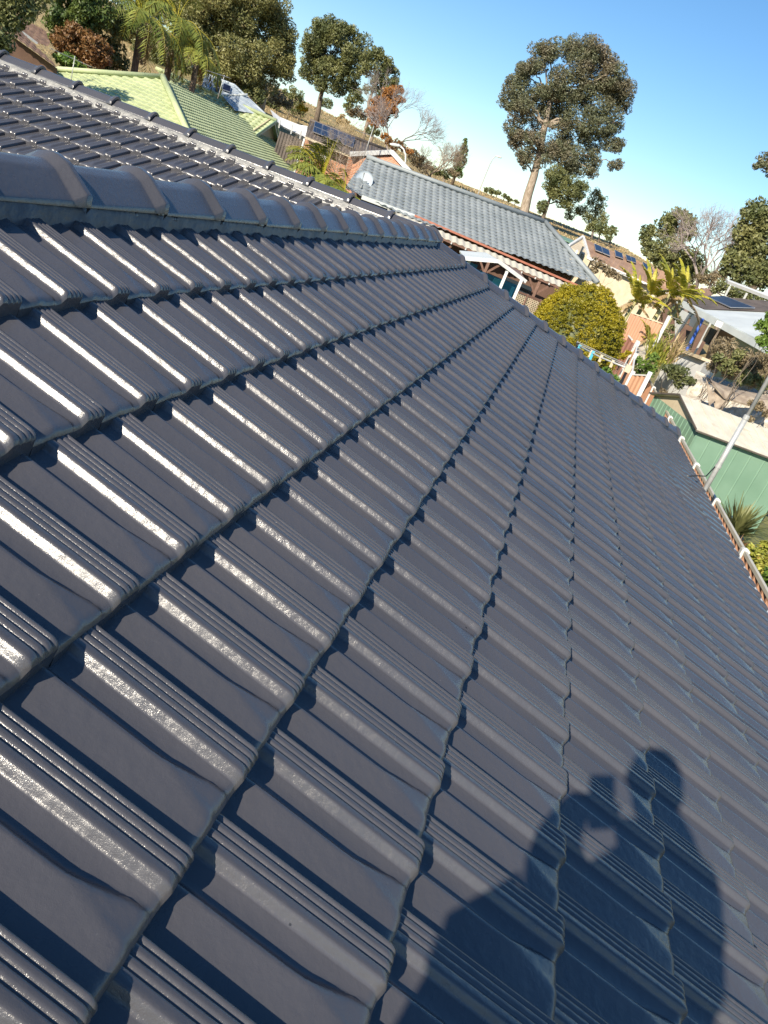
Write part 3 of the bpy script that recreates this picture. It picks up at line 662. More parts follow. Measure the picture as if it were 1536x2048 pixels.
def fence_px(name, label, pts, D, ht, m_, posts=None, pm='white', group=None, cat='fence', rib=.19, prail=.04, postw=.06, cap_=True):
    """corrugated sheet fence through top points (px, py, D) going down ht metres"""
    P = [at(a, b, d) for (a, b, d) in pts]; root = thing(name, label, cat, P[0]-UP*ht, group); m = MB()
    for a, b in zip(P, P[1:]):
        L = np.hypot(*(b-a)[:2]); n = max(2, int(L/rib*4)); d = (b-a)/n; s2 = unit(np.cross(unit(V(d[0], d[1], 0)), UP)); vs = []
        for i in range(n+1):
            o = s2*(.018 if (i % 4) in (1, 2) else -.018); p = a+d*i; vs += [p+o, p+o-UP*ht]
        m.add(vs, [(2*i, 2*i+1, 2*i+3, 2*i+2) for i in range(n)])
    m.build('panel', MAT[m_], root, fixn=False)
    if cap_:
        m = MB()
        for a, b in zip(P, P[1:]): m.bar(a+UP*.01, b+UP*.01, .05, prail)
        m.build('top_rail', MAT[pm], root)
    for q in (P if posts is None else [P[i] for i in posts]):
        MB().box(q+UP*(.06-ht/2), (postw, postw, ht/2+.06)).build('post', MAT[pm], root)
    return root
fence_px('sheet_fence', 'dark grey sheet fence between the netting and the green roof', [(560, 262, 55), (612, 283, 55)], 55, 1.6, 'dark_tile', posts=[], cap_=False)

# brick house with brown roof and solar panels
bh = thing('brick_gable_house', 'orange brick house with brown ribbed roof, ten solar panels and a white-trimmed gable', 'house', gpos(720, 320, 52))
br = (at(611, 272, 50), None); a, b, c = at(611, 272, 50), at(699, 309, 50), at(620, 241, 54.5); PB = plane3(a, b, c)
roof_px('roof', 'dark_tile', bh, PB, [(620, 241), (772, 300), (699, 310), (611, 272)], b-a, .2, 5.2, step=.0, lod=lambda d: (np.array([0, .2, .4, .6, .8, 1.0]), np.array([0., .5, 1.])))
solar(bh, PB, [(628.5, 246), (709, 279), (705, 300), (624, 267)], 5, 2)
capline(bh, [hit(620, 241, PB), hit(772, 300, PB)], 'dark_tile', .1)
m = MB(); m.bar(a-UP*.08, b-UP*.08, .12, .12); m.build('gutter', MAT['cream'], bh)
dn = unit(V((b-a)[1], -(b-a)[0], 0)); dn = dn if dn[0] > 0 else -dn
g1, g2, g3 = at(700, 308, 49.6), at(784, 304, 50.5), at(824, 348, 49.0)
g0 = V(g1[0], g1[1], g1[2]-3); m = MB(); m.slab([g1+dn*.3, g2+dn*.3, g3+dn*.3, g3+dn*.3-UP*2.5, g1+dn*.3-UP*3], .2, -dn); m.build('gable_wall', MAT['redbrick'], bh)
m = MB(); m.bar(g1, g2, .1, .24); m.bar(g2, g3, .1, .24); m.build('barge_board', MAT['white'], bh)
m = MB(); m.slab([g1, g2, g2+dn*3.5, g1+dn*3.5], .08); m.slab([g2, g3, g3+dn*3.5, g2+dn*3.5], .08); m.build('roof', MAT['dark_tile'], bh)
wa = a+dn*.6-UP*.12; wb = b+dn*.6-UP*.12; m = MB(); m.slab([wa, wb, wb-UP*3, wa-UP*3], .2, -dn); m.build('wall', MAT['redbrick'], bh)
wp = (wa-dn*.02, dn); q = [hit(x, y, wp) for x, y in ((625, 284), (661, 299), (652, 326), (618, 311))]
w_ = MB().slab([p-dn*.02 for p in q], .05, -dn).build('window', MAT['glass'], bh)
q1 = [hit(x, y, wp)-dn*.05 for x, y in ((627, 287), (633, 290), (627, 310), (621, 307))]; MB().slab(q1, .02, -dn).build('curtain', MAT['curtain'], w_)
q1 = [hit(x, y, wp)-dn*.05 for x, y in ((645, 295), (658, 301), (651, 322), (639, 316))]; MB().slab(q1, .02, -dn).build('curtain', MAT['curtain'], w_)
m = MB(); m.bar(a+UP*-.15, a-UP*2.5, .1, .1); m.build('downpipe', MAT['white'], bh)
antenna('tall television antenna on a leaning mast over the brick gable', (727, 316), (748, 252), (710, 260), (768, 281), 49, 6, .35, second=((741, 238), (762, 256)))

# street lamps
def lamp(label, pts, D, r, head, c='galv'):
    P = [at(a, b, D) for a, b in pts]; root = thing('street_lamp', label, 'street lamp', P[0], 'street lamps on the hill road')
    MB().tube([P[0]-UP*1.5]+P, r, 8).build('pole', MAT[c], root, smooth=True); h_ = at(head[0], head[1], D); d = unit(h_-P[-1])
    MB().tube([P[-1]-d*.1, P[-1]+d*.15, P[-1]+d*.5, h_+d*.2], [r*.9, r*1.9, r*2.1, r*.8], 8).build('lamp_head', MAT['grey_white'], root, smooth=True)
lamp('thin street lamp standing against the grassy slope below the large left gum', [(523, 203), (525.5, 190), (527, 179), (524, 172), (519, 169)], 95, .07, (513, 167))
lamp('white curved street lamp rising behind the brick gable', [(807, 338), (811, 322), (811, 310), (807, 298), (800, 292)], 62, .06, (785, 289), 'white')
lamp('slender street lamp on the skyline left of the tallest tree', [(958, 383), (969, 355), (980, 328), (986, 317), (993, 312)], 120, .07, (1001, 315))

# grey tiled house with veranda
hd = R(-72); ex = V(math.cos(hd), math.sin(hd), 0); ey = V(-math.sin(hd), math.cos(hd), 0)     # along the ridge to the right, towards the back
gy = thing('grey_roof_house', 'long house under a blue-grey tiled roof with a shaded veranda', 'house', gpos(955, 500, 35))
rc = at(905, 388, 38.5); tp = math.tan(R(20.5)); FG = (rc, unit(-ey*tp+UP))
rl, rrp = hit(733, 314, FG), hit(1090, 444, FG)
el_, er_ = hit(690, 373, FG), hit(1195, 566, FG)
roof_px('roof', 'grey_tile', gy, FG, [(733, 314), (1090, 444), (1195, 566), (820, 432), (690, 373)], ex, .31, .33, step=.05, lod=lodg, prof=lambda t, s: prof_deep(t, s)*.62)
capline(gy, [rl, rrp], 'grey_tile', .11); capline(gy, [rrp, er_], 'grey_tile', .11)
m = MB(); bk = ey*4.6-UP*1.6; m.slab([rl, rrp, rrp+bk+ex*4, rl+bk], .08); m.slab([rrp, er_, rrp+bk+ex*4.5], .08); m.build('roof', MAT['grey_tile'], gy)
eL, eM = hit(725, 389, FG), hit(830, 428, FG); eR = hit(1168, 573, FG)
m = MB(); m.bar(eL-UP*.1, eM-UP*.1, .12, .16); m.build('gutter', MAT['grey_white'], gy)
MB().bar(eM-UP*.06-ey*.03, eR-UP*.06-ey*.03, .10, .08).build('gutter', MAT['terracotta'], gy)
# scalloped clear sheet edge of the veranda roof
m = MB(); A_ = hit(776, 413, FG)-ey*.08-UP*.10; B_ = hit(1163, 575, FG)-ey*.08-UP*.10; L_e = np.linalg.norm(B_-A_); n = int(L_e/.06); vs = []
for i in range(n+1):
    p = A_+(B_-A_)*i/n; z = .02*math.cos(i*math.pi*2/5); vs += [p+UP*(z+.03), p-ey*.62+UP*(z-.16)]
vs += [p-UP*.012 for p in list(vs)]; k = 2*(n+1)
m.add(vs, [(2*i, 2*i+1, 2*i+3, 2*i+2) for i in range(n)]+[(k+2*i, k+2*i+2, k+2*i+3, k+2*i+1) for i in range(n)]+[(2*i+1, k+2*i+1, k+2*i+3, 2*i+3) for i in range(n)])
m.build('veranda_roof', MAT['lace'], gy, fixn=False)
MB().bar(A_-ey*.58-UP*.22, B_-ey*.58-UP*.22, .06, .09).build('veranda_beam', MAT['brown_wood'], gy)
for i in range(14):
    p = A_+(B_-A_)*(i+.5)/14; MB().bar(p-UP*.16, p-ey*.66-UP*.24, .05, .07).build('rafter', MAT['white'], gy)
wl = A_+ey*1.9-ex*1.5+UP*.45; wr = B_+ey*1.9+UP*.45
MB().slab([wl-UP*.05, wr-UP*.05, wr-UP*3.4, wl-UP*3.4], .2, -ey).build('wall', MAT['brown_wall'], gy)
for (s0, s1, mt) in ((.30, .42, 'dark'), (.52, .60, 'blue'), (.72, .86, 'dark')):
    a, b = wl+(wr-wl)*s0-ey*.04-UP*1.2, wl+(wr-wl)*s1-ey*.04-UP*1.2; MB().slab([a, b, b-UP*1.5, a-UP*1.5], .04, -ey).build('window', MAT['glass'] if mt == 'dark' else MAT[mt], gy)
fz = A_[2]-2.75
MB().slab([V(*(wl-ex*.5)[:2], fz), V(*(wr)[:2], fz), V(*(B_-ey*.6)[:2], fz), V(*(A_-ey*.6-ex)[:2], fz)], .18).build('deck', MAT['brown_wood'], gy)
for s in (.02, .28, .52, .78, .99):
    p = A_+(B_-A_)*s-ey*.5; c = MB().bar(V(p[0], p[1], fz), p-UP*.25, .12, .12).build('veranda_post', MAT['brown_wood'], gy)
    m = MB(); m.bar(p-UP*.85, p-UP*.28+ex*.5, .06, .08); m.bar(p-UP*.85, p-UP*.28-ex*.5, .06, .08); m.build('brace', MAT['brown_wood'], c)
# lattice balustrade
lp = at(1028, 580, 30.5); lq = at(1108, 612, 31.5); d = unit(lq-lp); Ll = np.linalg.norm(lq-lp)
lt = thing('lattice_screen', 'cream diamond lattice balustrade in brown frames along the veranda', 'lattice', (lp[0], lp[1], lp[2]-1))
m = MB(); k = -8
for i in range(-8, int(Ll/.11)+1):
    for sg in (1, -1):
        s0 = i*.11; a = s0 if sg > 0 else s0+.8; b = s0+.8 if sg > 0 else s0; za, zb = -.85, -.05
        if sg > 0: pa, pb_ = (a, za), (b, zb)
        else: pa, pb_ = (a, za), (b, zb)
        def cl(p, q):
            (x0, z0), (x1, z1) = p, q
            t0, t1 = 0, 1
            if x0 == x1: return None
            for lim, sgn in ((0, 1), (Ll, -1)):
                f0, f1 = sgn*(x0-lim), sgn*(x1-lim)
                if f0 < 0 and f1 < 0: return None
                if f0 < 0: t0 = max(t0, f0/(f0-f1))
                if f1 < 0: t1 = min(t1, f0/(f0-f1))
            if t1-t0 < .05: return None
            return (x0+(x1-x0)*t0, z0+(z1-z0)*t0), (x0+(x1-x0)*t1, z0+(z1-z0)*t1)
        c = cl(pa, pb_)
        if c: m.bar(lp+d*c[0][0]+UP*c[0][1]+ey*.01*sg, lp+d*c[1][0]+UP*c[1][1]+ey*.01*sg, .012, .03)
m.build('lattice', MAT['cream'], lt)
m = MB()
for s in (0, .33, .66, 1): m.bar(lp+d*Ll*s-UP*.95, lp+d*Ll*s+UP*.05, .07, .07)
m.bar(lp, lq, .07, .07); m.bar(lp-UP*.9, lq-UP*.9, .07, .07); m.build('frame', MAT['brown_wood'], lt)
# dish
dc = at(727, 362, 36.0); ds = thing('satellite_dish', 'round grey satellite dish mounted near the left end of the grey roof', 'satellite dish', hit(722, 374, FG))
ax = unit(V(-.75, -.1, .45)); s1 = unit(np.cross(ax, UP)); s2 = np.cross(ax, s1); vs = []; f = []
for i in range(5):
    for j in range(20): a = 2*math.pi*j/20; rr = .40*i/4; vs.append(dc+s1*math.cos(a)*rr+s2*math.sin(a)*rr*1.08+ax*(rr*rr*.5))
f = [(i*20+j, i*20+(j+1) % 20, (i+1)*20+(j+1) % 20, (i+1)*20+j) for i in range(4) for j in range(20)]
n0 = len(vs); vs += [p-ax*.02 for p in vs]; f += [tuple(n0+k for k in q[::-1]) for q in f[:]]+[(80+j, n0+80+j, n0+80+(j+1) % 20, 80+(j+1) % 20) for j in range(20)]
MB().add(vs, f).build('reflector', MAT['steel_tile'], ds, smooth=True, fixn=False)
MB().tube([dc, dc-ax*.12, hit(722, 374, FG)], .03, 6).build('bracket', MAT['galv'], ds)
MB().tube([dc-UP*.4, dc+ax*.5-UP*.15, dc+ax*.62], [.015, .015, .03], 6).build('feed_arm', MAT['galv'], ds)
# small white porch in front
pz = thing('white_porch', 'little white gabled porch with blue panels standing before the veranda', 'porch', gpos(1000, 580, 27))
q = [at(925, 515, 26), at(988, 515, 27.6), at(1019, 540, 27.0), at(964, 522, 25.3)]
r0_, r1_, r2_, r3_ = at(919, 501, 27.4), at(972, 505, 27.6), at(998, 520, 25.6), at(928, 514, 25.6)
MB().slab([r0_, r1_, r2_, r3_], .05).build('roof', MAT['grey_white'], pz)
r4_ = at(1053, 561, 26.0); MB().slab([r1_, r2_, r4_, r4_+V(1.8, .4, .1)], .05).build('roof', MAT['brown_tile'], pz)
m = MB(); m.bar(r3_-UP*.04, r2_-UP*.04, .06, .11); m.bar(r2_-UP*.04, r4_-UP*.04, .06, .11); m.build('fascia', MAT['white'], pz)
for (a, b, c, d_) in ((1018, 537, 1000, 577), (1047, 558, 1025, 603), (942, 518, 935, 532)):
    p, q_ = at(a, b, 25.8), at(c, d_, 25.8); MB().bar(q_-UP*.8, V(q_[0], q_[1], p[2]), .09, .09).build('post', MAT['white'], pz)
a, b = at(930, 529, 28.2), at(1040, 573, 28.2); MB().slab([a, b, b-UP*1.6, a-UP*1.6], .06, -ey).build('back_wall', MAT['blue'], pz)
a, b = at(990, 556, 27.4), at(1004, 560, 27.4); MB().slab([a, b, b-UP*.8, a-UP*.8-ex*.2], .05, -ey).build('blue_panel', MAT['cyan'], pz)
a, b = at(1024, 573, 27.4), at(1030, 575, 27.4); MB().slab([a, b, b-UP*.7, a-UP*.7], .05, -ey).build('blue_panel', MAT['cyan'], pz)
MB().bar(at(992, 519, 26.6), at(1005, 532, 26.6), .05, .05).build('strut', MAT['galv'], pz)

# brown roof just behind the grey ridge
t = thing('brown_roof_house', 'low brown tiled roof with a white gable end showing just above the grey ridge', 'house', gpos(1040, 440, 58))
a, b, c = at(945, 400, 56), at(1100, 468, 56), at(948, 390, 60); PL = plane3(a, b, c)
roof_px('roof', 'brown_tile', t, PL, [(945, 391), (1052, 437), (1090, 447), (1110, 470), (1060, 462), (945, 408)], b-a, .3, .33, step=.04)
g1, g2, g3 = at(1062, 446, 55), at(1086, 446, 55), at(1118, 480, 54); m = MB(); m.slab([g1, g2, g3, g3-UP*.8, g1-UP*1.2], .15, V(-1, 0, 0)); m.build('gable_wall', MAT['white'], t)
m = MB(); m.bar(g1-V(.1, 0, 0), g2-V(.1, 0, 0), .1, .16); m.bar(g2-V(.1, 0, 0), g3-V(.1, 0, 0), .1, .16); m.build('barge_board', MAT['brown_tile'], t)
gb = gpos(1060, 460, 58); MB().box(V(gb[0]+1, gb[1], gb[2]+.5), (3, 3, 1.2)).build('wall', MAT['redbrick'], t)
t = thing('green_shed', 'distant dark green shed below the hill next to the tan gable', 'shed', gpos(1128, 485, 70))
a = at(1112, 474, 66); b = at(1150, 490, 66); MB().slab([a, b, b-UP*1.6, a-UP*1.6], 2.2, V(-1, 0, 0)).build('wall', MAT['shed_green'], t)
MB().slab([a+UP*.05-V(.2, 0, 0), b+UP*.05-V(.2, 0, 0), b+V(2.5, 0, .3), a+V(2.5, 0, .3)], .06).build('roof', MAT['shed_green'], t)

# tan house with solar panels
th = thing('tan_gable_house', 'tan rendered house with an orange-brown roof and rows of solar panels', 'house', gpos(1220, 520, 48))
a, b, c = at(1176, 513, 46), at(1345, 590, 46), at(1165, 476, 50.5); PT = plane3(a, b, c)
roof_px('roof', 'tan_tile', th, PT, [(1165, 476), (1335, 545), (1385, 585), (1345, 592), (1176, 513)], b-a, .3, .33, step=.04)
for q, n_ in (([(1186, 490), (1216, 503.5), (1219, 516), (1189, 504)], 2), ([(1227, 503), (1243, 510.5), (1245, 521), (1229, 516)], 1), ([(1249, 512), (1269, 520), (1271, 530), (1252, 524)], 2), ([(1283, 527), (1302, 538), (1304, 550), (1286, 540)], 2)): solar(th, PT, q, n_, 1)
hn = unit(V(-(b-a)[1]*-1, -(b-a)[0], 0)); ap = hit(1165, 476, PT); lo = at(1137, 493, 46.5)
bn = unit(V(a[0]-ap[0], a[1]-ap[1], 0)); 
m = MB(); m.slab([lo, ap, a, a-UP*2.6, lo-UP*2.6], .2, -unit(b-a)*V(1, 1, 0)); m.build('gable_wall', MAT['cream'], th)
m = MB(); m.bar(lo, ap+UP*.05, .12, .2); m.bar(ap+UP*.05, a, .12, .2); m.bar(a-UP*.05, b-UP*.05, .1, .14); m.build('barge_board', MAT['white'], th)
MB().slab([a-UP*.1+bn*-.3, b-UP*.1+bn*-.3, b-UP*2.7+bn*-.3, a-UP*2.7+bn*-.3], .2, bn).build('wall', MAT['cream'], th)
MB().slab([lo, ap, ap+(b-a)*1.0, lo+(b-a)], .08).build('roof', MAT['tan_tile'], th)
w1 = at(1161, 508, 45.8); MB().box(w1, (.05, .45, .4), (unit(b-a), np.cross(UP, unit(b-a)), UP)).build('window', MAT['glass'], th)
p = at(1155, 500, 45.7); MB().bar(p, p-UP*.9, .5, .1).build('wall_vent', MAT['white'], th)

# brown roofs and white roof edge far right
t = thing('brown_hip_house', 'small brown roofs seen between the banana leaves and the hedge', 'house', gpos(1400, 580, 62))
a, b, c = at(1370, 590, 60), at(1424, 592, 60), at(1372, 562, 64); PL = plane3(a, b, c)
roof_px('roof', 'brown_tile', t, PL, [(1368, 562), (1398, 575), (1402, 592), (1366, 592)], b-a, .3, .35); roof_px('roof', 'brown_tile', t, PL, [(1400, 574), (1426, 577), (1422, 595), (1406, 592)], b-a, .3, .35, seed=4)
gb = gpos(1395, 590, 63); MB().box(V(gb[0], gb[1], gb[2]+.6), (1.6, 1.8, 1.2)).build('wall', MAT['brown_wall'], t)
t = thing('white_awning', 'long white sheet awning edge sloping in from the right, among the trees', 'awning', gpos(1500, 580, 46))
a, b = at(1456, 562, 46), at(1545, 596, 42); m = MB(); m.slab([a, b, b+V(.8, 0, .1), a+V(.8, 0, .1)], .14); m.build('roof', MAT['white'], t)
m = MB()
for i in range(6): p = a+(b-a)*i/6; m.box(p-V(.0, 0, .27), (.03, .03, .05))
m.build('brackets', MAT['dark'], t)
for s in (.1, .5, .9): p = a+(b-a)*s; MB().bar(V(p[0], p[1], ground(p[0], p[1])), p-UP*.2, .1, .1).build('post', MAT['galv'], t)

# white roofed house on the right
wh = thing('white_roof_house', 'low house at the right with a white sheet roof, solar panels and blue post', 'house', gpos(1450, 640, 34))
a, b, c = at(1358, 597, 40), at(1560, 703, 29), at(1536, 603, 42); PW = plane3(a, b, c)
n_ = PW[1]*(1 if PW[1][2] > 0 else -1)
def pg(pxs, off=0): return [hit(x, y, PW)+n_*off for x, y in pxs]
MB().slab(pg([(1358, 597), (1409, 617), (1512, 621), (1560, 626), (1600, 720), (1470, 655)]), .12, n_).build('roof', MAT['grey_white'], wh)
roof_px('tiled_roof', 'dark_tile', wh, (PW[0]+n_*.05, PW[1]), [(1360, 596), (1388, 591), (1440, 593), (1560, 603), (1560, 624), (1409, 617)], b-a, .25, 6, step=0, lod=lambda d: (np.array([0, .25, .5, .75, 1.0]), np.array([0., 1.])))
solar(wh, PW, [(1411, 598), (1449, 597), (1511, 621), (1458, 620)], 1, 8)
m = MB(); m.bar(a-UP*.14, b-UP*.14, .1, .24); m.build('fascia', MAT['grey_white'], wh)
dr = unit(V((b-a)[1], -(b-a)[0], 0)); dr = dr if dr[0] > 0 else -dr
w0 = at(1400, 640, 37)+dr*.5; w1 = b+dr*1.6
ww = (w1, dr)
wA = a+dr*1.8+(b-a)*.3; wB = b+dr*1.8
MB().slab([wA-UP*.2, wB-UP*.2, wB-UP*2.9, wA-UP*2.9], .2, -dr).build('wall', MAT['shed_green'], wh)
MB().slab([a+dr*1.8+(b-a)*.14-UP*.2, wA-UP*.2, wA-UP*2.9, a+dr*1.8+(b-a)*.14-UP*2.9], .2, -dr).build('wall', MAT['tan_tile'], wh)
pw_ = (wA-dr*.06, dr)
def wallq(nm, pxs, mt, th=.05, off=0.): MB().slab([hit(x, y, pw_)-dr*off for x, y in pxs], th, -dr).build(nm, MAT[mt], wh)
wallq('doorway', [(1376, 661), (1396, 668), (1384, 701), (1373, 695)], 'dark', off=.1)
wallq('column', [(1418, 640), (1427, 643), (1398, 708), (1384, 702)], 'cream', off=.5)
wallq('panel', [(1362, 645), (1377, 625), (1395, 634), (1372, 668), (1363, 684)], 'grey_white', off=.35)
wallq('panel', [(1395, 634), (1415, 645), (1409, 665), (1388, 655)], 'grey_white', off=.3)
wallq('window', [(1422, 655), (1438, 662), (1420, 690), (1408, 682)], 'glass', off=.1)
p0, p1 = at(1373, 701, 33.5), at(1406, 637, 33.5); MB().tube([p0, V(p0[0], p0[1], p1[2])], .055, 8).build('blue_post', MAT['post_blue'], wh)
q_ = at(1437, 648, 31); MB().box(q_, (.08, .12, .1)).build('wall_light', MAT['white'], wh)

# white retaining wall, pale bank, cloth
def slabthing(name, label, cat, pts, th, m_, group=None):
    o = MB().slab(pts, th).build(name, MAT[m_]); tag(o, label, cat, group); return o
t = thing('retaining_wall', 'bright white rendered retaining wall below the white-roofed house', 'wall', gpos(1390, 760, 28))
a, b = at(1344, 697, 30), at(1412, 722, 27.5); c = at(1425, 740, 26)
m = MB(); m.slab([a, b, b-UP*1.6, a-UP*1.6], .25, V(-1, .3, 0)); m.slab([b, c, c-UP*1.6, b-UP*1.6], .25, V(-1, .8, 0)); m.build('face', MAT['white'], t)
m = MB(); m.bar(a+UP*.03, b+UP*.03, .34, .1); m.build('coping', MAT['cream'], t)
# pale rock bank behind the green shed
def bank():
    vs = []; nx, ny = 46, 16; p00, p10 = at(1365, 812, 23.5), at(1620, 900, 22.5); p01, p11 = at(1392, 742, 25.5), at(1600, 800, 24.5)
    for j in range(ny+1):
        for i in range(nx+1):
            s, t_ = i/nx, j/ny; p = (p00*(1-s)+p10*s)*(1-t_)+(p01*(1-s)+p11*s)*t_
            p = p-UP*1.2*(1-t_)**2; n3 = noise.noise(Vector(p*1.3)); n4 = noise.noise(Vector(p*4)); p = p+V(-.35, 0, .1)*n3+V(-.15, .05, .08)*n4; vs.append(p)
    f = [(j*(nx+1)+i, j*(nx+1)+i+1, (j+1)*(nx+1)+i+1, (j+1)*(nx+1)+i) for j in range(ny) for i in range(nx)]
    o = MB().add(vs, f).build('rock_bank', MAT['rock'], None); tag(o, None, None, kind='structure')
bank()
t = thing('shade_cloth', 'torn brown weathered cloth draped over the pale bank behind the green shed', 'cloth', at(1450, 790, 22.8)-UP*.6)
A = [(1412, 755), (1440, 768), (1470, 778), (1500, 784), (1545, 792)]; B = [(1424, 765), (1450, 795), (1485, 806), (1510, 812), (1545, 820)]
vs = [at(x, y, 23.2) for x, y in A]+[at((x+x2)/2, (y+y2)/2+1, 22.7)+UP*.05 for (x, y), (x2, y2) in zip(A, B)]+[at(x, y, 22.4) for x, y in B]; vs += [p-V(-.02, 0, .04) for p in vs]
m = MB(); m.add(vs, [(r*5+i, r*5+i+1, r*5+i+6, r*5+i+5) for r in range(2) for i in range(4)]+[(15+r*5+i, 15+r*5+i+5, 15+r*5+i+6, 15+r*5+i+1) for r in range(2) for i in range(4)]+[(10+i, 11+i, 26+i, 25+i) for i in range(4)]); m.build('sheet', MAT['cloth'], t)
m = MB(); m.slab([at(1412, 757, 22.6), at(1432, 800, 22.3), at(1418, 812, 22.3)], .03, V(-1, 0, 0)); m.slab([at(1432, 770, 22.7), at(1462, 800, 22.5), at(1430, 822, 22.3), at(1426, 790, 22.5)], .03, V(-1, 0, 0)); m.build('torn_flap', MAT['cloth'], t)

# green shed with cream roof
sh = thing('garden_shed', 'large green steel shed with a cream white gabled roof beyond the fence', 'shed', (20, -5.5, 0))
zt = G-2.52; c0 = V(19.34, -4.19, zt); c1 = V(20.08, -6.72, zt); dl = unit(c1-c0); db = V(-dl[1], dl[0], 0); db = db if db[0] > 0 else -db
c2 = c0+db*2.95; c3 = c1+db*2.95
def ribwall(a, b, ht, m, rib=.36, dep=.012):
    n = max(1, int(np.linalg.norm(b-a)/rib)); d = (b-a)/n; nn = unit(np.cross(UP, d)); vs = []; f = []
    for i in range(n+1):
        for o, sx in ((0, -.02), (dep, -.008), (dep, .008), (0, .02)): p = a+d*i+unit(d)*sx+nn*o; vs += [p, p-UP*ht]
    k = len(vs)//2
    m.add(vs, [(2*i, 2*i+1, 2*i+3, 2*i+2) for i in range(k-1)])
m = MB(); ribwall(c1, c0, zt, m); ribwall(c0, c2, zt, m, .22); ribwall(c2, c3, zt, m); ribwall(c3, c1, zt, m)
m.build('wall', MAT['shed_green'], sh, fixn=False)
rg0 = c0+db*1.47+UP*.42; rg1 = c1+db*1.47+UP*.42
m = MB(); m.slab([rg0-dl*.12, c0-db*.12-dl*.12-UP*.0, c1-db*.12+dl*.1, rg1+dl*.1], .03); m.build('roof_sheet', MAT['shed_roof'], sh)
m = MB(); m.slab([rg0-dl*.12, c2+db*.12-dl*.12, c3+db*.12+dl*.1, rg1+dl*.1], .03); m.build('roof_sheet', MAT['shed_roof'], sh)
m = MB(); m.slab([c0+UP*.0, c2, rg0-UP*.03], .02, -dl); m.build('gable_infill', MAT['cream'], sh)
m = MB(); m.bar(c0-db*.13-dl*.14-UP*.03, c1-db*.13+dl*.1-UP*.03, .02, .035); m.bar(c0-db*.12-dl*.14, rg0-dl*.14, .02, .04); m.bar(c2+db*.12-dl*.14, rg0-dl*.14, .02, .04); m.build('trim', MAT['dark_tile'], sh)
m = MB()
for i in range(9): p = c0+(c1-c0)*(i+.5)/9; m.bar(p-db*.1+UP*.012, p+db*1.45+UP*.42+UP*.008, .02, .012)
m.build('roof_ribs', MAT['shed_roof'], sh)

# side fence with white posts
FY, FZ = -3.648, G-2.6315
def side_fence():
    x0, n = 10.813-2.37*2, 10; root = thing('side_fence', 'long tan sheet fence with white capped posts running beside the gutter', 'fence', (x0, FY, 0))
    m = MB(); vs = []; L = 2.37*(n-1); k = int(L/.06)
    for i in range(k+1): o = .018 if (i % 4) in (1, 2) else -.018; vs += [V(x0+L*i/k, FY+o, FZ-.06), V(x0+L*i/k, FY+o, 0)]
    m.add(vs, [(2*i, 2*i+1, 2*i+3, 2*i+2) for i in range(k)]); m.build('panel', MAT['fence_brown'], root, fixn=False)
    MB().bar((x0, FY, FZ-.03), (x0+L, FY, FZ-.03), .045, .05).build('top_rail', MAT['lace'], root)
    for i in range(n):
        p = V(x0+2.37*i, FY, 0); q = MB().box(p+UP*(FZ/2), (.045, .055, FZ/2)).build('post', MAT['white'], root)
        m = MB(); m.box(p+UP*(FZ+.0), (.038, .044, .010)); m.add([p+UP*(FZ+.03)]+[p+V(x, y, FZ+.011) for x, y in ((-.036, -.042), (.036, -.042), (.036, .042), (-.036, .042))], [(0, 1, 2), (0, 2, 3), (0, 3, 4), (0, 4, 1), (4, 3, 2, 1)]); m.build('post_cap', MAT['white'], q)
side_fence()
fence_px('back_fence', 'tan sheet fence with a cream capping below the banana plants', [(1262, 626, 29.6), (1326, 648, 29.2)], 0, 1.15, 'fence_brown', posts=[], pm='cream')
t = thing('fence_post', 'tall white post at the right end of the back fence, with wire strung from it', 'post', at(1314, 681, 29.1)); MB().bar(at(1314, 681, 29.1)-UP*.4, V(*at(1314, 681, 29.1)[:2], at(1337, 631, 29.1)[2]), .13, .10).build('post', MAT['white'], t)
MB().tube([at(1337, 632, 29.1), at(1362, 641, 32), at(1378, 650, 33)], .02, 5).build('wire', MAT['cream'], t)
fence_px('dark_fence', 'dark brown sheet fence beside the golden bush, white capping at its corner', [(1205, 668, 29), (1250, 679, 28.5), (1273, 688, 28)], 0, 1.9, 'fence_dark', posts=[2], pm='white', cap_=False)
fence_px('low_fence', 'short white-capped brown fence section at the corner by the golden bush', [(1250, 664, 30), (1264, 680, 29)], 0, .55, 'fence_dark', posts=[], pm='white')
fence_px('corner_fence', 'tan fence panels between white posts behind the clothesline', [(1274, 690, 27.4), (1269, 714, 25.5), (1263, 750, 23.2), (1297, 752, 22.6)], 0, 1.5, 'fence_brown', posts=[0, 1, 2, 3], pm='white', postw=.055)
t = thing('path_slab', 'pale concrete ledge next to the dark fence', 'ledge', gpos(1290, 700, 29)); MB().slab([at(1268, 678, 30), at(1312, 684, 29.5), at(1290, 712, 27.5), at(1275, 708, 27.5)], .5).build('top', MAT['concrete'], t)

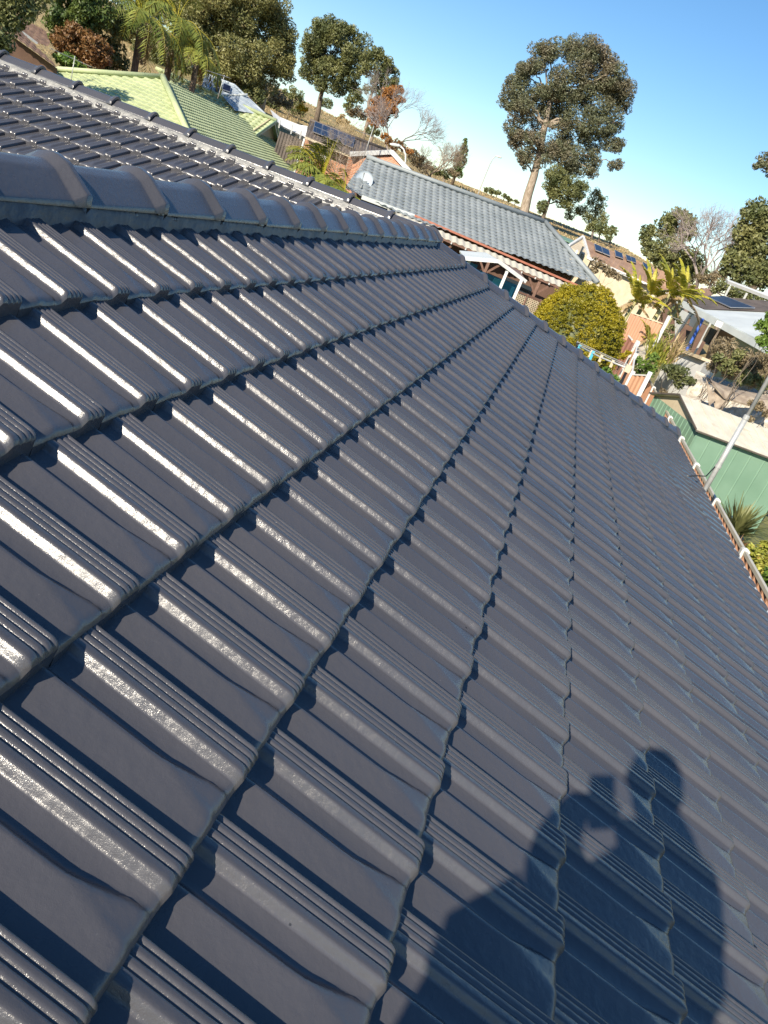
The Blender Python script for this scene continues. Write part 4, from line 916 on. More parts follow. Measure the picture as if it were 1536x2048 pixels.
# clothesline
cl_ = thing('clothesline', 'folding clothesline frame with a dark bar below the golden bush', 'clothesline', V(*at(1256, 737, 17.4)[:2], 0))
pa, pb2 = at(1155, 690, 18.8), at(1256, 737, 17.4)
MB().tube([pa, pa*.5+pb2*.5-UP*.03, pb2], .022, 6).build('rail', MAT['galv'], cl_, smooth=True)
MB().tube([V(pb2[0], pb2[1], 0), pb2+UP*.05], .03, 8).build('post', MAT['phone'], cl_, smooth=True)
MB().tube([V(pa[0], pa[1], 0), pa+UP*.05], .03, 8).build('post', MAT['phone'], cl_, smooth=True)
MB().box(pb2+UP*.0, (.06, .06, .08)).build('bracket', MAT['cream'], cl_)
for dd in (.35, .7): MB().tube([pa+V(dd, 0, 0), pb2+V(dd, 0, 0)], .008, 5).build('line', MAT['galv'], cl_)
MB().tube([pa, pa+V(.75, 0, 0)], .02, 6).build('arm', MAT['galv'], cl_); MB().tube([pb2, pb2+V(.75, 0, 0)], .02, 6).build('arm', MAT['galv'], cl_)
for i, (s, mt, ln) in enumerate(((.05, 'cyan', .30), (.33, 'cyan', .30), (.50, 'cream', .10), (.72, 'cream', .10), (.30, 'cream', .10))):
    p = pa+(pb2-pa)*s; m = MB(); m.box(p-UP*(ln/2+.0), (.018, .03, ln/2+.03)); o = m.build('peg', MAT[mt]); tag(o, {0: 'teal strip hanging from the left end of the clothesline rail', 1: 'teal strip hanging from the clothesline rail, nearer the middle', 2: 'pale peg on the clothesline rail between two other pale pegs', 3: 'pale peg on the clothesline rail closest to its right post', 4: 'pale peg right beside a teal strip on the clothesline rail'}[i], 'peg', 'teal strips on the clothesline' if mt == 'cyan' else 'pale pegs on the clothesline')

# pots by the shed
def pot(label, px, py, D, z, r, h_, leaf, L, n, mt, spiky=True, seed=1):
    p = at(px, py, D); p = V(p[0], p[1], 0); root = thing('potted_plant', label, 'potted plant', p, None)
    m = MB(); m.tube([p, p+UP*.05, p+UP*h_, p+UP*h_], [r*.7, r*.75, r, r*.85], 14); m.build('pot', MAT[mt], root)
    rr = np.random.default_rng(seed); out = []
    for i in range(n):
        a = rr.random()*6.28; e = .3+1.1*rr.random(); d = V(math.cos(a)*math.cos(e), math.sin(a)*math.cos(e), math.sin(e)); q = p+UP*h_+V(math.cos(a), math.sin(a), 0)*r*.4*rr.random(); s2 = unit(np.cross(d, UP))*L*.035; l = L*(.6+.6*rr.random())
        m1 = q+d*l*.55; tip = q+d*l-UP*l*.22*rr.random(); out += [[q-s2, q+s2, m1+s2*.8, m1-s2*.8], [m1-s2*.8, m1+s2*.8, tip+s2*.1, tip-s2*.1]]
    quads('leaves', np.array(out), MAT[leaf], root); return root
pot('tall spiky yellow-green plant in a dark pot against the green shed wall', 1478, 1050, 18.6, 0, .24, .35, 'olive', .85, 220, 'pot', seed=3)
pot('reddish succulent rosette in a dark pot in front of the spiky plant', 1484, 1072, 17.2, 0, .26, .30, 'rust', .42, 170, 'pot', seed=5)
pot('low sand-coloured urn with a dry plant near the gutter', 1486, 1092, 16.3, 0, .2, .30, 'dry', .2, 30, 'sand_pot', seed=6)
t = thing('garden_tub', 'dark grey round tub standing on the lawn past the pots', 'tub', gpos(1510, 1092, 16.5)); p = V(*at(1512, 1092, 16.3)[:2], 0)
MB().tube([p, p+UP*.3, p+UP*.34, p+UP*.30], [.32, .42, .43, .36], 20).build('bowl', MAT['pot'], t, smooth=True)
p = V(*at(1473, 1012, 19.2)[:2], .45); o = MB().box(p, (.12, .22, .1)).build('parcel', MAT['white']); tag(o, 'small white bundle lying beside the spiky plant at the shed wall', 'bundle')

# ------------------------------------------------------------------ plants near
gbp = gpos(1165, 640, 22.3)
def golden_bush():
    c = at(1164, 672, 22.3); rx = 1.24; root = thing('golden_bush', 'large dome-shaped golden conifer bush behind the hip of the roof', 'bush', gbp); r = np.random.default_rng(4)
    MB().tube([gbp-UP*.1, V(gbp[0], gbp[1], 1.4)], [.14, .1], 8).build('trunk', MAT['bark_dark'], root)
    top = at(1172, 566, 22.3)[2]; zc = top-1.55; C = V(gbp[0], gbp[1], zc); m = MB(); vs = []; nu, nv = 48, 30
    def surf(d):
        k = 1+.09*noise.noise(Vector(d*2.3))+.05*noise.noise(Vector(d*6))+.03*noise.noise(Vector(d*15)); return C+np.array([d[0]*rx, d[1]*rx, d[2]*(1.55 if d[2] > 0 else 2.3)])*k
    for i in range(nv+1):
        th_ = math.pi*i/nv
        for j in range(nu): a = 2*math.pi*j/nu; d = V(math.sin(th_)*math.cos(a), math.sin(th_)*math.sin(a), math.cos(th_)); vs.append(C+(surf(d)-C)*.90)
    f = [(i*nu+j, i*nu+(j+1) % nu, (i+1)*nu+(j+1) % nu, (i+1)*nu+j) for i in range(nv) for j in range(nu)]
    out = []
    ds_ = rndunit(r, 6500)
    for d in ds_:
        if d[0] > .75: continue
        p = surf(d)*1.0; p = C+(p-C)*(.93+.09*r.random()+(.07*r.random() if r.random() < .06 else 0)); out.append(leaves(r, p, .06, 16, .055, .022, .05, .3, .7))
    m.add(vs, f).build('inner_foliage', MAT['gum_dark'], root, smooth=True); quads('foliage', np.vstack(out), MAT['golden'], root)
golden_bush()
bn_ = [((1240, 640), 30.5, 2.6, 11), ((1262, 640), 31.5, 3.2, 12), ((1300, 640), 31, 3.4, 13), ((1326, 650), 32, 3.1, 14), ((1272, 700), 29, 1.4, 15)]
labs = ['leaning yellow banana plant with one broad horizontal leaf, nearest the golden bush', 'banana plant with upright torn yellow leaves behind the back fence', 'banana plant with dry brown upper leaves left of the pale forked one', 'tall banana plant on a pale curved stem by the white post', 'low banana plant with drooping yellow leaves beside the dark fence']
for (pp, D, h_, sd), lb in zip(bn_, labs):
    b = at(pp[0], pp[1], D); tz = {11: at(1236, 590, D)[2], 12: at(1265, 575, D)[2], 13: at(1318, 580, D)[2], 14: at(1345, 585, D)[2], 15: at(1262, 665, D)[2]}[sd]
    banana('banana_plant', lb, V(b[0], b[1], max(0, tz-h_)), h_, sd, n=13 if sd != 15 else 7, L=1.25 if sd != 15 else .8, group='banana plants behind the back fence', lean=V(0, -.2, 0), dry=3)
def lobeshrub(name, label, lst, D, leaf, L, Wd, seed, dens=1., group=None, cat='shrub', sub=10, subr=.42, droop=0, base=None, twigs=2, r0=.05):
    lo_ = pl(lst, D); b = gpos(lst[0][0], lst[0][1], D) if base is None else base
    zmin = min(c[2]-r_ for c, r_ in lo_); b = b.copy()
    if b[2] > zmin: b[2] = zmin
    return tree(name, label, cat, b, [b*.6+lo_[0][0]*.4], lo_, leaf, 'bark_dark', L, Wd, r0, seed, dens, droop, sub, subr, group, twigs=twigs)
lobeshrub('green_shrub', 'dark green leafy shrub in front of the white retaining wall', [(1352, 748, 22), (1372, 752, 17), (1335, 738, 15), (1362, 768, 15), (1385, 765, 10)], 25, 'gum_dark', .10, .045, 21)
lobeshrub('lemon_tree', 'small yellowish-green tree with yellow fruit beside the tan fence posts', [(1280, 725, 15), (1298, 735, 16), (1286, 745, 13), (1310, 715, 12)], 26, 'green', .10, .045, 22)
lobeshrub('citrus_shrub', 'leafy shrub with yellow leaves just over the hip under the clothesline', [(1222, 750, 11), (1212, 742, 8), (1234, 757, 8)], 21, 'green', .10, .05, 23)
lobeshrub('yellow_shrub', 'small shrub of yellow leaves against the dark brown fence', [(1246, 712, 9), (1256, 706, 7), (1240, 690, 6)], 27, 'golden', .09, .04, 24)
lobeshrub('dry_hedge', 'wide tangled olive and brown hedge below the white roof at the right', [(1450, 700, 26), (1480, 715, 28), (1505, 730, 28), (1440, 722, 20), (1465, 740, 24), (1500, 755, 24), (1525, 750, 22), (1425, 735, 12), (1530, 720, 20)], 24.5, 'dry', .12, .03, 25, dens=.8, sub=14)
lobeshrub('hedge_leaves', 'olive green leaves growing through the front of the dry hedge', [(1455, 735, 16), (1490, 758, 18), (1520, 765, 18), (1435, 715, 10), (1480, 710, 14)], 24.0, 'olive', .12, .05, 26)
lobeshrub('laurel_bush', 'glossy green bush cut by the right edge of the picture', [(1532, 660, 22), (1540, 690, 24), (1545, 630, 16), (1525, 680, 12)], 22, 'green', .13, .06, 27)
lobeshrub('bank_shrub', 'brown-green weeds spilling over the fence near the shed end', [(1335, 800, 14), (1350, 812, 13), (1328, 785, 10), (1344, 826, 9)], 22.2, 'dry', .09, .03, 28)
lobeshrub('bank_shrub', 'dark green weeds between the brown weeds and the shed wall', [(1352, 820, 11), (1342, 812, 9), (1356, 832, 8)], 22.8, 'gum_dark', .09, .04, 29)
lobeshrub('bank_weeds', 'dry ivy scrambling over the pale bank at the right edge', [(1520, 815, 13), (1538, 830, 14), (1505, 808, 8), (1500, 838, 7)], 22.0, 'dry', .1, .05, 30)
lobeshrub('garden_bush', 'yellow-green garden bush on the lawn at the right edge below the pots', [(1518, 1118, 26), (1538, 1140, 28), (1500, 1100, 10), (1530, 1090, 14)], 14.2, 'red_yellow', .11, .05, 31)
lobeshrub('garden_bush', 'leafy bush spilling along the gutter at the far right edge', [(1540, 1180, 26), (1548, 1150, 22)], 12.8, 'green', .11, .05, 32)
for i, (x, y, z, lb) in enumerate(((1318, 705, 1.0, 'tuft of tall pale strap leaves in front of the retaining wall'), (1335, 700, 1.2, 'taller tuft of pale strap leaves closest to the white wall end'), (1300, 690, .9, 'pale strap-leaved tuft left of the other two by the back fence'))):
    D = 27.5; p = at(x, y+22, D); root = thing('strap_leaf_plant', lb, 'plant', p-UP*.3); r = np.random.default_rng(i+40); out = []
    for k in range(70):
        a = r.random()*6.28; e = .7+.8*r.random(); d = V(math.cos(a)*math.cos(e), math.sin(a)*math.cos(e), math.sin(e)); q = p+r.normal(size=3)*.1; s2 = unit(np.cross(d, UP))*.02; l = z*(.6+.6*r.random()); m1 = q+d*l*.6; tip = q+d*l*.9-UP*l*.15
        out += [[q-s2, q+s2, m1+s2, m1-s2], [m1-s2, m1+s2, tip+s2*.2, tip-s2*.2]]
    quads('leaves', np.array(out), MAT['straw' if i == 1 else 'red_yellow'], root)
# palms
palm('palm', 'bushy low palm with yellow-green fronds behind the roof wing, before the grey roof', gpos(640, 380, 32), at(640, 372, 32), 64, 1.75, 61, ll=.42, droop=1.6, r0=.14, lw=.05, el=(.0, 1.45))
palm('palm', 'small yellow palm crown directly under the satellite dish', gpos(690, 400, 30), at(686, 398, 30), 18, 1.1, 62, ll=.3, droop=1.6, lw=.04)
palm('queen_palm', 'tall feathery queen palm standing over the left of the green roof, with dead fronds', gpos(285, 100, 54), at(283, 45, 54), 26, 3.6, 63, dead=7, ll=.8, droop=2.3, r0=.2, lw=.07)
palm('queen_palm', 'second queen palm, darker, right of the one with dead fronds', gpos(350, 110, 56), at(352, 50, 56), 26, 3.7, 64, dead=3, ll=.85, droop=2.4, r0=.2, lw=.07)
palm('queen_palm', 'shorter palm crown low behind the green ridge below the darker palm', gpos(400, 140, 55), at(395, 118, 55), 20, 2.4, 65, dead=2, ll=.6, droop=2.2, r0=.18, lw=.06)

# ------------------------------------------------------------------ trees left
def px_tree(name, label, lobes, D, foot, leaf, bark, L, Wd, r0, seed, trunk=None, **k):
    if D < 112 and name != 'pine_tree': lobes = [(a[0], a[1], a[2]*1.16) for a in lobes]
    b = gpos(foot[0], foot[1], D); tr = [at(x, y, D) for x, y in (trunk or [])] or [b*.5+at(lobes[0][0], lobes[0][1], D)*.5]
    return tree(name, label, k.pop('cat', 'tree'), b, tr, pl(lobes, D), leaf, bark, L, Wd, r0, seed, **k)
px_tree('conifer_tree', 'dense yellow-green conifer rising behind the brown roof at the left', [(150, 0, 42), (115, 30, 24), (150, 40, 36), (185, 30, 34), (120, 60, 22), (160, 75, 26), (130, -30, 30), (190, -20, 30)], 52, (165, 120), 'conifer', 'bark_dark', .20, .09, .2, 71, sub=16, subr=.3, dens=1.2)
px_tree('dark_shrub', 'dark green shrub hidden between the rusty tree and the palms', [(225, 110, 22), (235, 85, 20), (215, 135, 16), (240, 130, 14), (225, 50, 26), (250, 60, 22)], 53, (230, 140), 'gum_dark', 'bark_dark', .2, .09, .1, 72)
px_tree('rusty_tree', 'rounded tree with rusty brown foliage behind the antenna', [(150, 82, 27), (180, 92, 28), (128, 76, 20), (200, 112, 22), (160, 108, 24), (190, 128, 18), (145, 60, 16), (118, 95, 12)], 50, (165, 140), 'rust', 'bark_dark', .18, .08, .12, 73, sub=14, subr=.34)
px_tree('leafy_shrub', 'small bright green shrub at the foot of the rusty tree', [(130, 122, 12), (145, 128, 11), (160, 133, 9), (118, 116, 8)], 48, (140, 140), 'green', 'bark_dark', .18, .12, .05, 74)
px_tree('overhanging_tree', 'dark leafy tree in the top left corner', [(10, 15, 34), (35, 5, 30), (60, -10, 26), (0, 55, 22), (15, 40, 16), (80, -22, 20), (-20, 80, 30), (5, 90, 14)], 40, (-40, 120), 'gum_dark', 'bark_dark', .2, .08, .15, 75)
px_tree('gum_tree', 'largest olive gum tree, filling the top left beside the palms', [(440, 0, 55), (500, -10, 50), (545, 20, 32), (410, 40, 48), (470, 50, 50), (530, 70, 42), (565, 80, 28), (420, 95, 42), (480, 110, 45), (540, 120, 38), (578, 110, 18), (440, 145, 32), (500, 160, 34), (560, 150, 26), (390, 80, 40), (375, 20, 40), (400, -40, 50), (470, -50, 50)], 78, (530, 195), 'gum', 'bark_pale', .25, .09, .38, 81, trunk=[(528, 180), (510, 140), (490, 90), (470, 40)], sub=14, subr=.36, twigs=4, group='gum trees on the hill', dens=1.15, droop=.3)
px_tree('gum_tree', 'round dark gum tree on the skyline left of the orange tree', [(640, 75, 30), (672, 70, 30), (702, 85, 28), (620, 95, 24), (650, 110, 30), (690, 115, 30), (716, 115, 18), (630, 130, 26), (665, 145, 28), (700, 150, 24), (615, 145, 18), (640, 165, 20), (680, 175, 20), (705, 175, 16), (655, 60, 22), (690, 65, 20)], 98, (636, 238), 'gum_dark', 'bark_dark', .28, .10, .30, 82, trunk=[(637, 220), (641, 195), (650, 160), (662, 120)], sub=13, subr=.36, twigs=4, group='gum trees on the hill', droop=.2, dens=1.1)
px_tree('gum_tree', 'spreading gum tree with pale bare limbs standing over the orange tree', [(745, 115, 18), (765, 128, 18), (782, 145, 16), (750, 145, 18), (728, 140, 14), (790, 165, 12), (768, 165, 16), (740, 175, 14), (715, 190, 13), (755, 108, 12), (760, 190, 12), (700, 205, 14)], 92, (733, 262), 'gum_dark', 'bark_pale', .28, .10, .20, 83, trunk=[(738, 235), (737, 205), (748, 175), (755, 145)], sub=12, subr=.38, twigs=4, group='gum trees on the hill', droop=.2)
px_tree('orange_tree', 'tree with orange autumn leaves leaning beside the spreading gum', [(772, 195, 15), (786, 185, 13), (758, 208, 15), (775, 215, 15), (752, 228, 14), (768, 236, 13), (795, 200, 10), (748, 246, 9), (785, 222, 11), (798, 180, 8)], 86, (745, 280), 'orange', 'bark_pale', .22, .09, .14, 84, trunk=[(748, 262), (756, 240)], sub=16, subr=.42, dens=1.1)
px_tree('pine_tree', 'narrow dark green pine with stepped branches on the skyline', [(931, 281, 4), (928, 291, 7), (927, 301, 9), (924, 311, 11), (921, 321, 12), (918, 331, 13), (914, 341, 13), (911, 349, 12)], 120, (908, 358), 'conifer', 'bark_dark', .34, .12, .2, 85, trunk=[(916, 335), (924, 305), (930, 278)], sub=9, subr=.42, cat='pine tree')
bare_tree('bare_tree', 'leafless tree with thin grey branches right of the orange tree', gpos(800, 292, 80), at(832, 190, 80), 1.0, 'twig_grey', .17, 91, 6, group='bare trees on the hill')
bare_tree('bare_tree', 'leafless brown tree left of the narrow pine', gpos(868, 340, 92), at(878, 262, 92), 1.15, 'twig', .17, 92, 6, group='bare trees on the hill')
bare_tree('bare_tree', 'short twiggy bare tree in front of the brick house solar panels', gpos(683, 318, 44), at(693, 270, 44), 1.2, 'twig', .07, 93, 6, group='bare trees on the hill', cat='bare tree')
bare_tree('bare_tree', 'bare twiggy bush on the slope above the solar panels', gpos(715, 262, 72), at(722, 228, 72), 1.3, 'straw', .08, 94, 5, group='bare trees on the hill')
bare_tree('bare_tree', 'low bare tree close beside the narrow pine', gpos(893, 350, 100), at(903, 300, 100), 1.2, 'twig', .12, 95, 5, group='bare trees on the hill')
k = 0
scr = [((430, 215, 20), 74, 'dry', 'brown scrub at the foot of the largest gum, leftmost'), ((470, 200, 24), 76, 'dry', 'brown scrub beneath the trunk of the largest gum'), ((505, 188, 20), 76, 'olive', 'olive scrub under the right limbs of the largest gum'), ((560, 200, 17), 88, 'dry', 'round dry bush between the first lamp and the wattle'), ((588, 190, 16), 92, 'olive', 'olive bush directly above the yellow wattle'), ((605, 215, 8), 84, 'yellow', 'yellow flowering wattle bush on the dry slope'), ((685, 240, 10), 84, 'straw', 'straw-coloured bush below the round dark gum'), ((712, 225, 16), 94, 'dry', 'dry bush behind the trunk of the spreading gum'), ((790, 288, 14), 74, 'rust', 'rusty bush behind the tall antenna'), ((772, 275, 9), 76, 'orange', 'small orange bush under the orange tree'), ((830, 312, 14), 88, 'dry', 'brown bush right of the white curved lamp'), ((845, 328, 15), 90, 'dry', 'lower brown bush between the white lamp and the leafless brown tree'), ((880, 345, 14), 94, 'olive', 'olive bush at the foot of the leafless brown tree'), ((815, 300, 8), 78, 'orange', 'small golden bush beside the white curved lamp'), ((905, 345, 10), 108, 'dry', 'brown bush left of the foot of the pine'), ((745, 262, 10), 82, 'gum_dark', 'dark bush around the base of the spreading gum'), ((650, 205, 12), 110, 'olive', 'grey-green trees seen through the trunks of the round gum')]
scr += [((300, 120, 30), 90, 'olive', 'grey-green scrub on the slope seen between the palm trunks'), ((380, 150, 26), 92, 'olive', 'grey-green scrub right of the darker queen palm'), ((250, 60, 40), 95, 'gum', 'pale olive gum foliage glimpsed behind the conifer and palms'), ((340, 20, 45), 96, 'gum', 'pale olive gum foliage behind the two queen palms'), ((395, 100, 34), 94, 'gum', 'olive gum foliage low behind the largest gum, left side'), ((590, 215, 16), 99, 'olive', 'olive scrub between the largest gum and the round dark gum'), ((545, 205, 14), 97, 'gum_dark', 'dark scrub right behind the first street lamp')]
for (a, D, lf, lb) in scr:
    k += 1; lobeshrub('scrub_bush', lb, [a, (a[0]+a[2]*.8, a[1]+a[2]*.35, a[2]*.7), (a[0]-a[2]*.8, a[1]-a[2]*.2, a[2]*.65)], D, lf, .22, .09, 100+k, group='scrub bushes on the slope', dens=.8)

# brown roofed house far left
t = thing('brown_tile_house', 'dark brown tiled house half hidden at the top left corner', 'house', gpos(60, 90, 44))
a, b, c = at(16, 64, 43), at(116, 136, 43), at(24, 45, 44.6); PL = plane3(a, b, c)
roof_px('roof', 'brown_tile', t, PL, [(16, 62), (28, 46), (95, 112), (117, 134), (112, 133)], b-a, .3, .33, step=.04, lod=lodg)
dn2 = unit(V((b-a)[1], -(b-a)[0], 0)); dn2 = dn2 if dn2[0] > 0 else -dn2
MB().slab([a+dn2*.5-UP*.05-(b-a)*.5, b+dn2*.5-UP*.05, b+dn2*.5-UP*3, a+dn2*.5-UP*3-(b-a)*.5], .2, -dn2).build('wall', MAT['brown_wall'], t)
a2, b2, c2_ = at(30, 46, 47), at(96, 92, 47), at(32, 30, 49.5); P5 = plane3(a2, b2, c2_)
roof_px('roof', 'brown_tile', t, P5, [(28, 30), (52, 40), (90, 58), (101, 84), (96, 91), (74, 84), (28, 46)], b2-a2, .3, .33, step=.04, lod=lodg, seed=2)
MB().bar(at(44, 64, 46), at(75, 87, 46), .3, .1).build('flashing', MAT['galv'], t)

# ------------------------------------------------------------------ the tallest tree and its neighbours
def z4(l): return [(960+x/2.667, 50+y/2.667, r/2.667) for x, y, r in l]
def z5(l): return [(a, b, c*1.3) for a, b, c in z4(l)]
big = z4([(370, 125, 55), (330, 170, 50), (500, 130, 50), (600, 135, 60), (670, 180, 55), (560, 200, 60), (720, 260, 55), (650, 290, 60), (270, 230, 50), (240, 260, 45), (420, 300, 65), (540, 300, 55), (760, 340, 50), (700, 370, 50), (185, 350, 55), (155, 410, 40), (300, 370, 65), (420, 400, 70), (560, 400, 65), (650, 440, 60), (760, 410, 40), (230, 450, 60), (350, 490, 60), (480, 500, 60), (600, 520, 60), (720, 520, 45), (200, 560, 50), (180, 620, 35), (290, 590, 50), (430, 610, 60), (560, 620, 50), (680, 600, 50), (740, 640, 35), (240, 680, 45), (340, 690, 45), (460, 710, 55), (590, 700, 45), (720, 750, 26), (500, 770, 45), (600, 780, 30), (230, 730, 30)])
big = [(x, y, r_*1.3) for x, y, r_ in big]
px_tree('tall_gum_tree', 'tallest gum tree, a huge russet-topped crown on a pale trunk against the sky', big, 115, (1040, 446), 'gum_red', 'bark_pale', .30, .105, .62, 111, trunk=[(1048, 425), (1056, 390), (1068, 352), (1078, 310), (1090, 250), (1100, 200)], sub=16, subr=.42, twigs=3, droop=.35, dens=.8, squash=.95)
px_tree('dark_gum_tree', 'smaller dark gum tree on two stems beside the pale trunk', z5([(420, 830, 48), (470, 870, 42), (520, 900, 34), (380, 880, 34), (440, 930, 34), (540, 860, 26), (480, 960, 24), (400, 800, 40), (320, 985, 20), (340, 960, 18)]), 108, (1083, 448), 'gum_dark', 'bark_dark', .28, .11, .26, 112, trunk=[(1088, 430), (1096, 408), (1104, 385)], sub=11)
px_tree('grey_gum_tree', 'thin grey-green gum on the skyline between the dark gum and the tan house', z5([(620, 900, 26), (600, 950, 32), (640, 985, 32), (570, 1000, 34), (520, 990, 26), (660, 1030, 26), (600, 1040, 26), (480, 1010, 24), (650, 920, 18)]), 122, (1188, 470), 'olive', 'twig_grey', .26, .10, .16, 113, trunk=[(1190, 440), (1193, 410)], sub=14, dens=.5, twigs=4)
px_tree('bushy_tree', 'yellow-green bushy tree where the hill meets the sky, above the tan roof', z5([(640, 1085, 30), (610, 1070, 24), (670, 1095, 26), (580, 1080, 18)]), 118, (1205, 470), 'olive', 'bark_dark', .3, .13, .15, 114)
px_tree('bushy_tree', 'dark green bushy tree at the right end of the skyline group', z5([(705, 1105, 22), (690, 1130, 20), (715, 1085, 14)]), 116, (1225, 480), 'gum_dark', 'bark_dark', .3, .13, .15, 115)
for i, (x, y, r_) in enumerate(((976, 378, 8), (986, 383, 6), (996, 385, 5), (1010, 392, 7), (1018, 397, 5), (1032, 402, 5))):
    lb = ['distant round tree nearest the skyline street lamp', 'tiny distant tree just right of the roundest one', 'third tiny distant tree along the skyline', 'wispy distant tree halfway to the pale trunk', 'tiny tree following the wispy one', 'tiny bush closest to the pale trunk'][i]
    px_tree('distant_tree', lb, [(x, y, r_), (x+r_*.8, y+r_*.5, r_*.7)], 145, (x-4, y+10), 'olive', 'bark_dark', .3, .15, .12, 120+i, group='distant trees on the skyline')

# ------------------------------------------------------------------ trees right
def z6(l): return [(1130+x/3.783, 400+y/3.783, r/3.783*1.25) for x, y, r in l]
px_tree('green_tree', 'dense green tree with a rounded double top left of the bare purple tree', z6([(630, 250, 48), (600, 300, 38), (660, 230, 34), (820, 130, 55), (770, 180, 55), (900, 120, 45), (940, 170, 45), (860, 210, 60), (780, 270, 50), (940, 240, 45), (640, 330, 40), (620, 390, 30)]), 92, (1345, 560), 'gum_dark', 'bark_dark', .34, .16, .3, 131, trunk=[(1345, 530), (1350, 490)], sub=13, subr=.36, dens=1.1)
px_tree('olive_tree', 'broad olive-green tree in front of the rounded double-topped one', z6([(760, 380, 65), (860, 380, 65), (940, 420, 60), (700, 440, 50), (820, 460, 65), (920, 500, 65), (1000, 490, 50), (680, 400, 40), (760, 520, 50), (860, 560, 50), (960, 580, 50), (1040, 560, 40)]), 80, (1360, 570), 'olive', 'bark_dark', .32, .12, .3, 132, sub=12, dens=.9, trunk=[(1362, 560), (1365, 520)])
bare_tree('bare_tree', 'purple-grey leafless tree between the green trees at the right', gpos(1402, 575, 78), at(1440, 440, 78), 1.2, 'twig_grey', .30, 133, 6, group='bare trees on the hill')
bare_tree('bare_tree', 'second purple-grey leafless tree crossing behind the first', gpos(1425, 575, 84), at(1455, 455, 84), 1.2, 'twig_grey', .24, 134, 6, group='bare trees on the hill')
px_tree('large_tree', 'large dense green tree at the right edge of the picture', z6([(1450, 90, 70), (1400, 150, 60), (1500, 170, 70), (1350, 230, 55), (1430, 260, 65), (1320, 310, 55), (1500, 300, 70), (1400, 380, 65), (1480, 400, 70), (1290, 400, 50), (1540, 450, 60), (1520, 60, 60), (1580, 150, 70)]), 66, (1520, 560), 'olive', 'bark_dark', .28, .13, .35, 135, trunk=[(1522, 540), (1524, 500), (1526, 450)], sub=13, subr=.36, twigs=3)
px_tree('large_tree', 'dark lower tree under the large one, above the white awning', z6([(1270, 470, 55), (1340, 500, 60), (1420, 520, 60), (1500, 540, 60), (1230, 530, 40), (1300, 570, 45), (1400, 600, 40), (1480, 620, 40), (1540, 600, 50)]), 62, (1490, 590), 'gum_dark', 'bark_dark', .26, .12, .25, 136, sub=12)
px_tree('tall_gum_tree', 'wispy gum crown entering high at the right edge', [(1520, 325, 10), (1532, 318, 12), (1545, 330, 16), (1512, 333, 6), (1540, 345, 8)], 95, (1600, 560), 'gum_red', 'bark_pale', .34, .13, .3, 137, trunk=[(1580, 520), (1565, 430), (1548, 350)], sub=12, dens=.6)
for i, (l, D, lf, lb) in enumerate((([(1445, 572, 14), (1460, 580, 14), (1432, 578, 10), (1475, 585, 14)], 52, 'olive', 'clipped olive hedge below the white awning, left part'), ([(1490, 590, 15), (1508, 597, 15), (1525, 602, 14), (1540, 606, 12)], 48, 'gum_dark', 'darker hedge below the white awning, right part'), ([(1410, 560, 13), (1425, 556, 12), (1440, 552, 12), (1398, 555, 10)], 66, 'dry', 'brown undergrowth at the feet of the bare purple trees'), ([(1345, 580, 12), (1335, 570, 10), (1352, 590, 8)], 50, 'dry', 'dry bush left of the small brown roofs'), ([(1195, 525, 12), (1210, 535, 12), (1190, 540, 10), (1222, 545, 12), (1235, 552, 9)], 40, 'dry', 'dry russet bush below the eave of the tan house'), ([(1352, 618, 9), (1346, 630, 10), (1355, 640, 8)], 36, 'gum_dark', 'dark shrub between the pale banana stem and the white-roofed house'), ([(1330, 662, 10), (1340, 672, 9), (1345, 655, 7)], 31, 'olive', 'olive shrub right of the tall white post'))):
    lobeshrub('garden_shrub', lb, l, D, lf, .16 if D > 38 else .11, .07 if D > 38 else .045, 140+i, group='shrubs in the neighbouring gardens')

# dry grass tufts over the slope (stuff)
def tufts():
    r = np.random.default_rng(9); out = []
    for i in range(26000):
        D = 42+105*r.random()**.8; a = R(-8+44*r.random()); x, y = D*math.cos(a), D*math.sin(a); p = V(x, y, ground(x, y)-.03)
        h_ = .06+.18*r.random()**2; d = V(*(r.normal(size=2)*.6), 1.0)*h_; s2 = unit(V(r.normal(), r.normal(), 0))*.05*(D/70)
        out.append([p-s2, p+s2, p+d+s2*.3, p+d-s2*.3])
    o = quads('dry_grass', np.array(out), MAT['straw'], None, loc=(0, 0, 0)); tag(o, 'dry straw-coloured grass covering the hillside', 'grass', kind='stuff')
tufts()

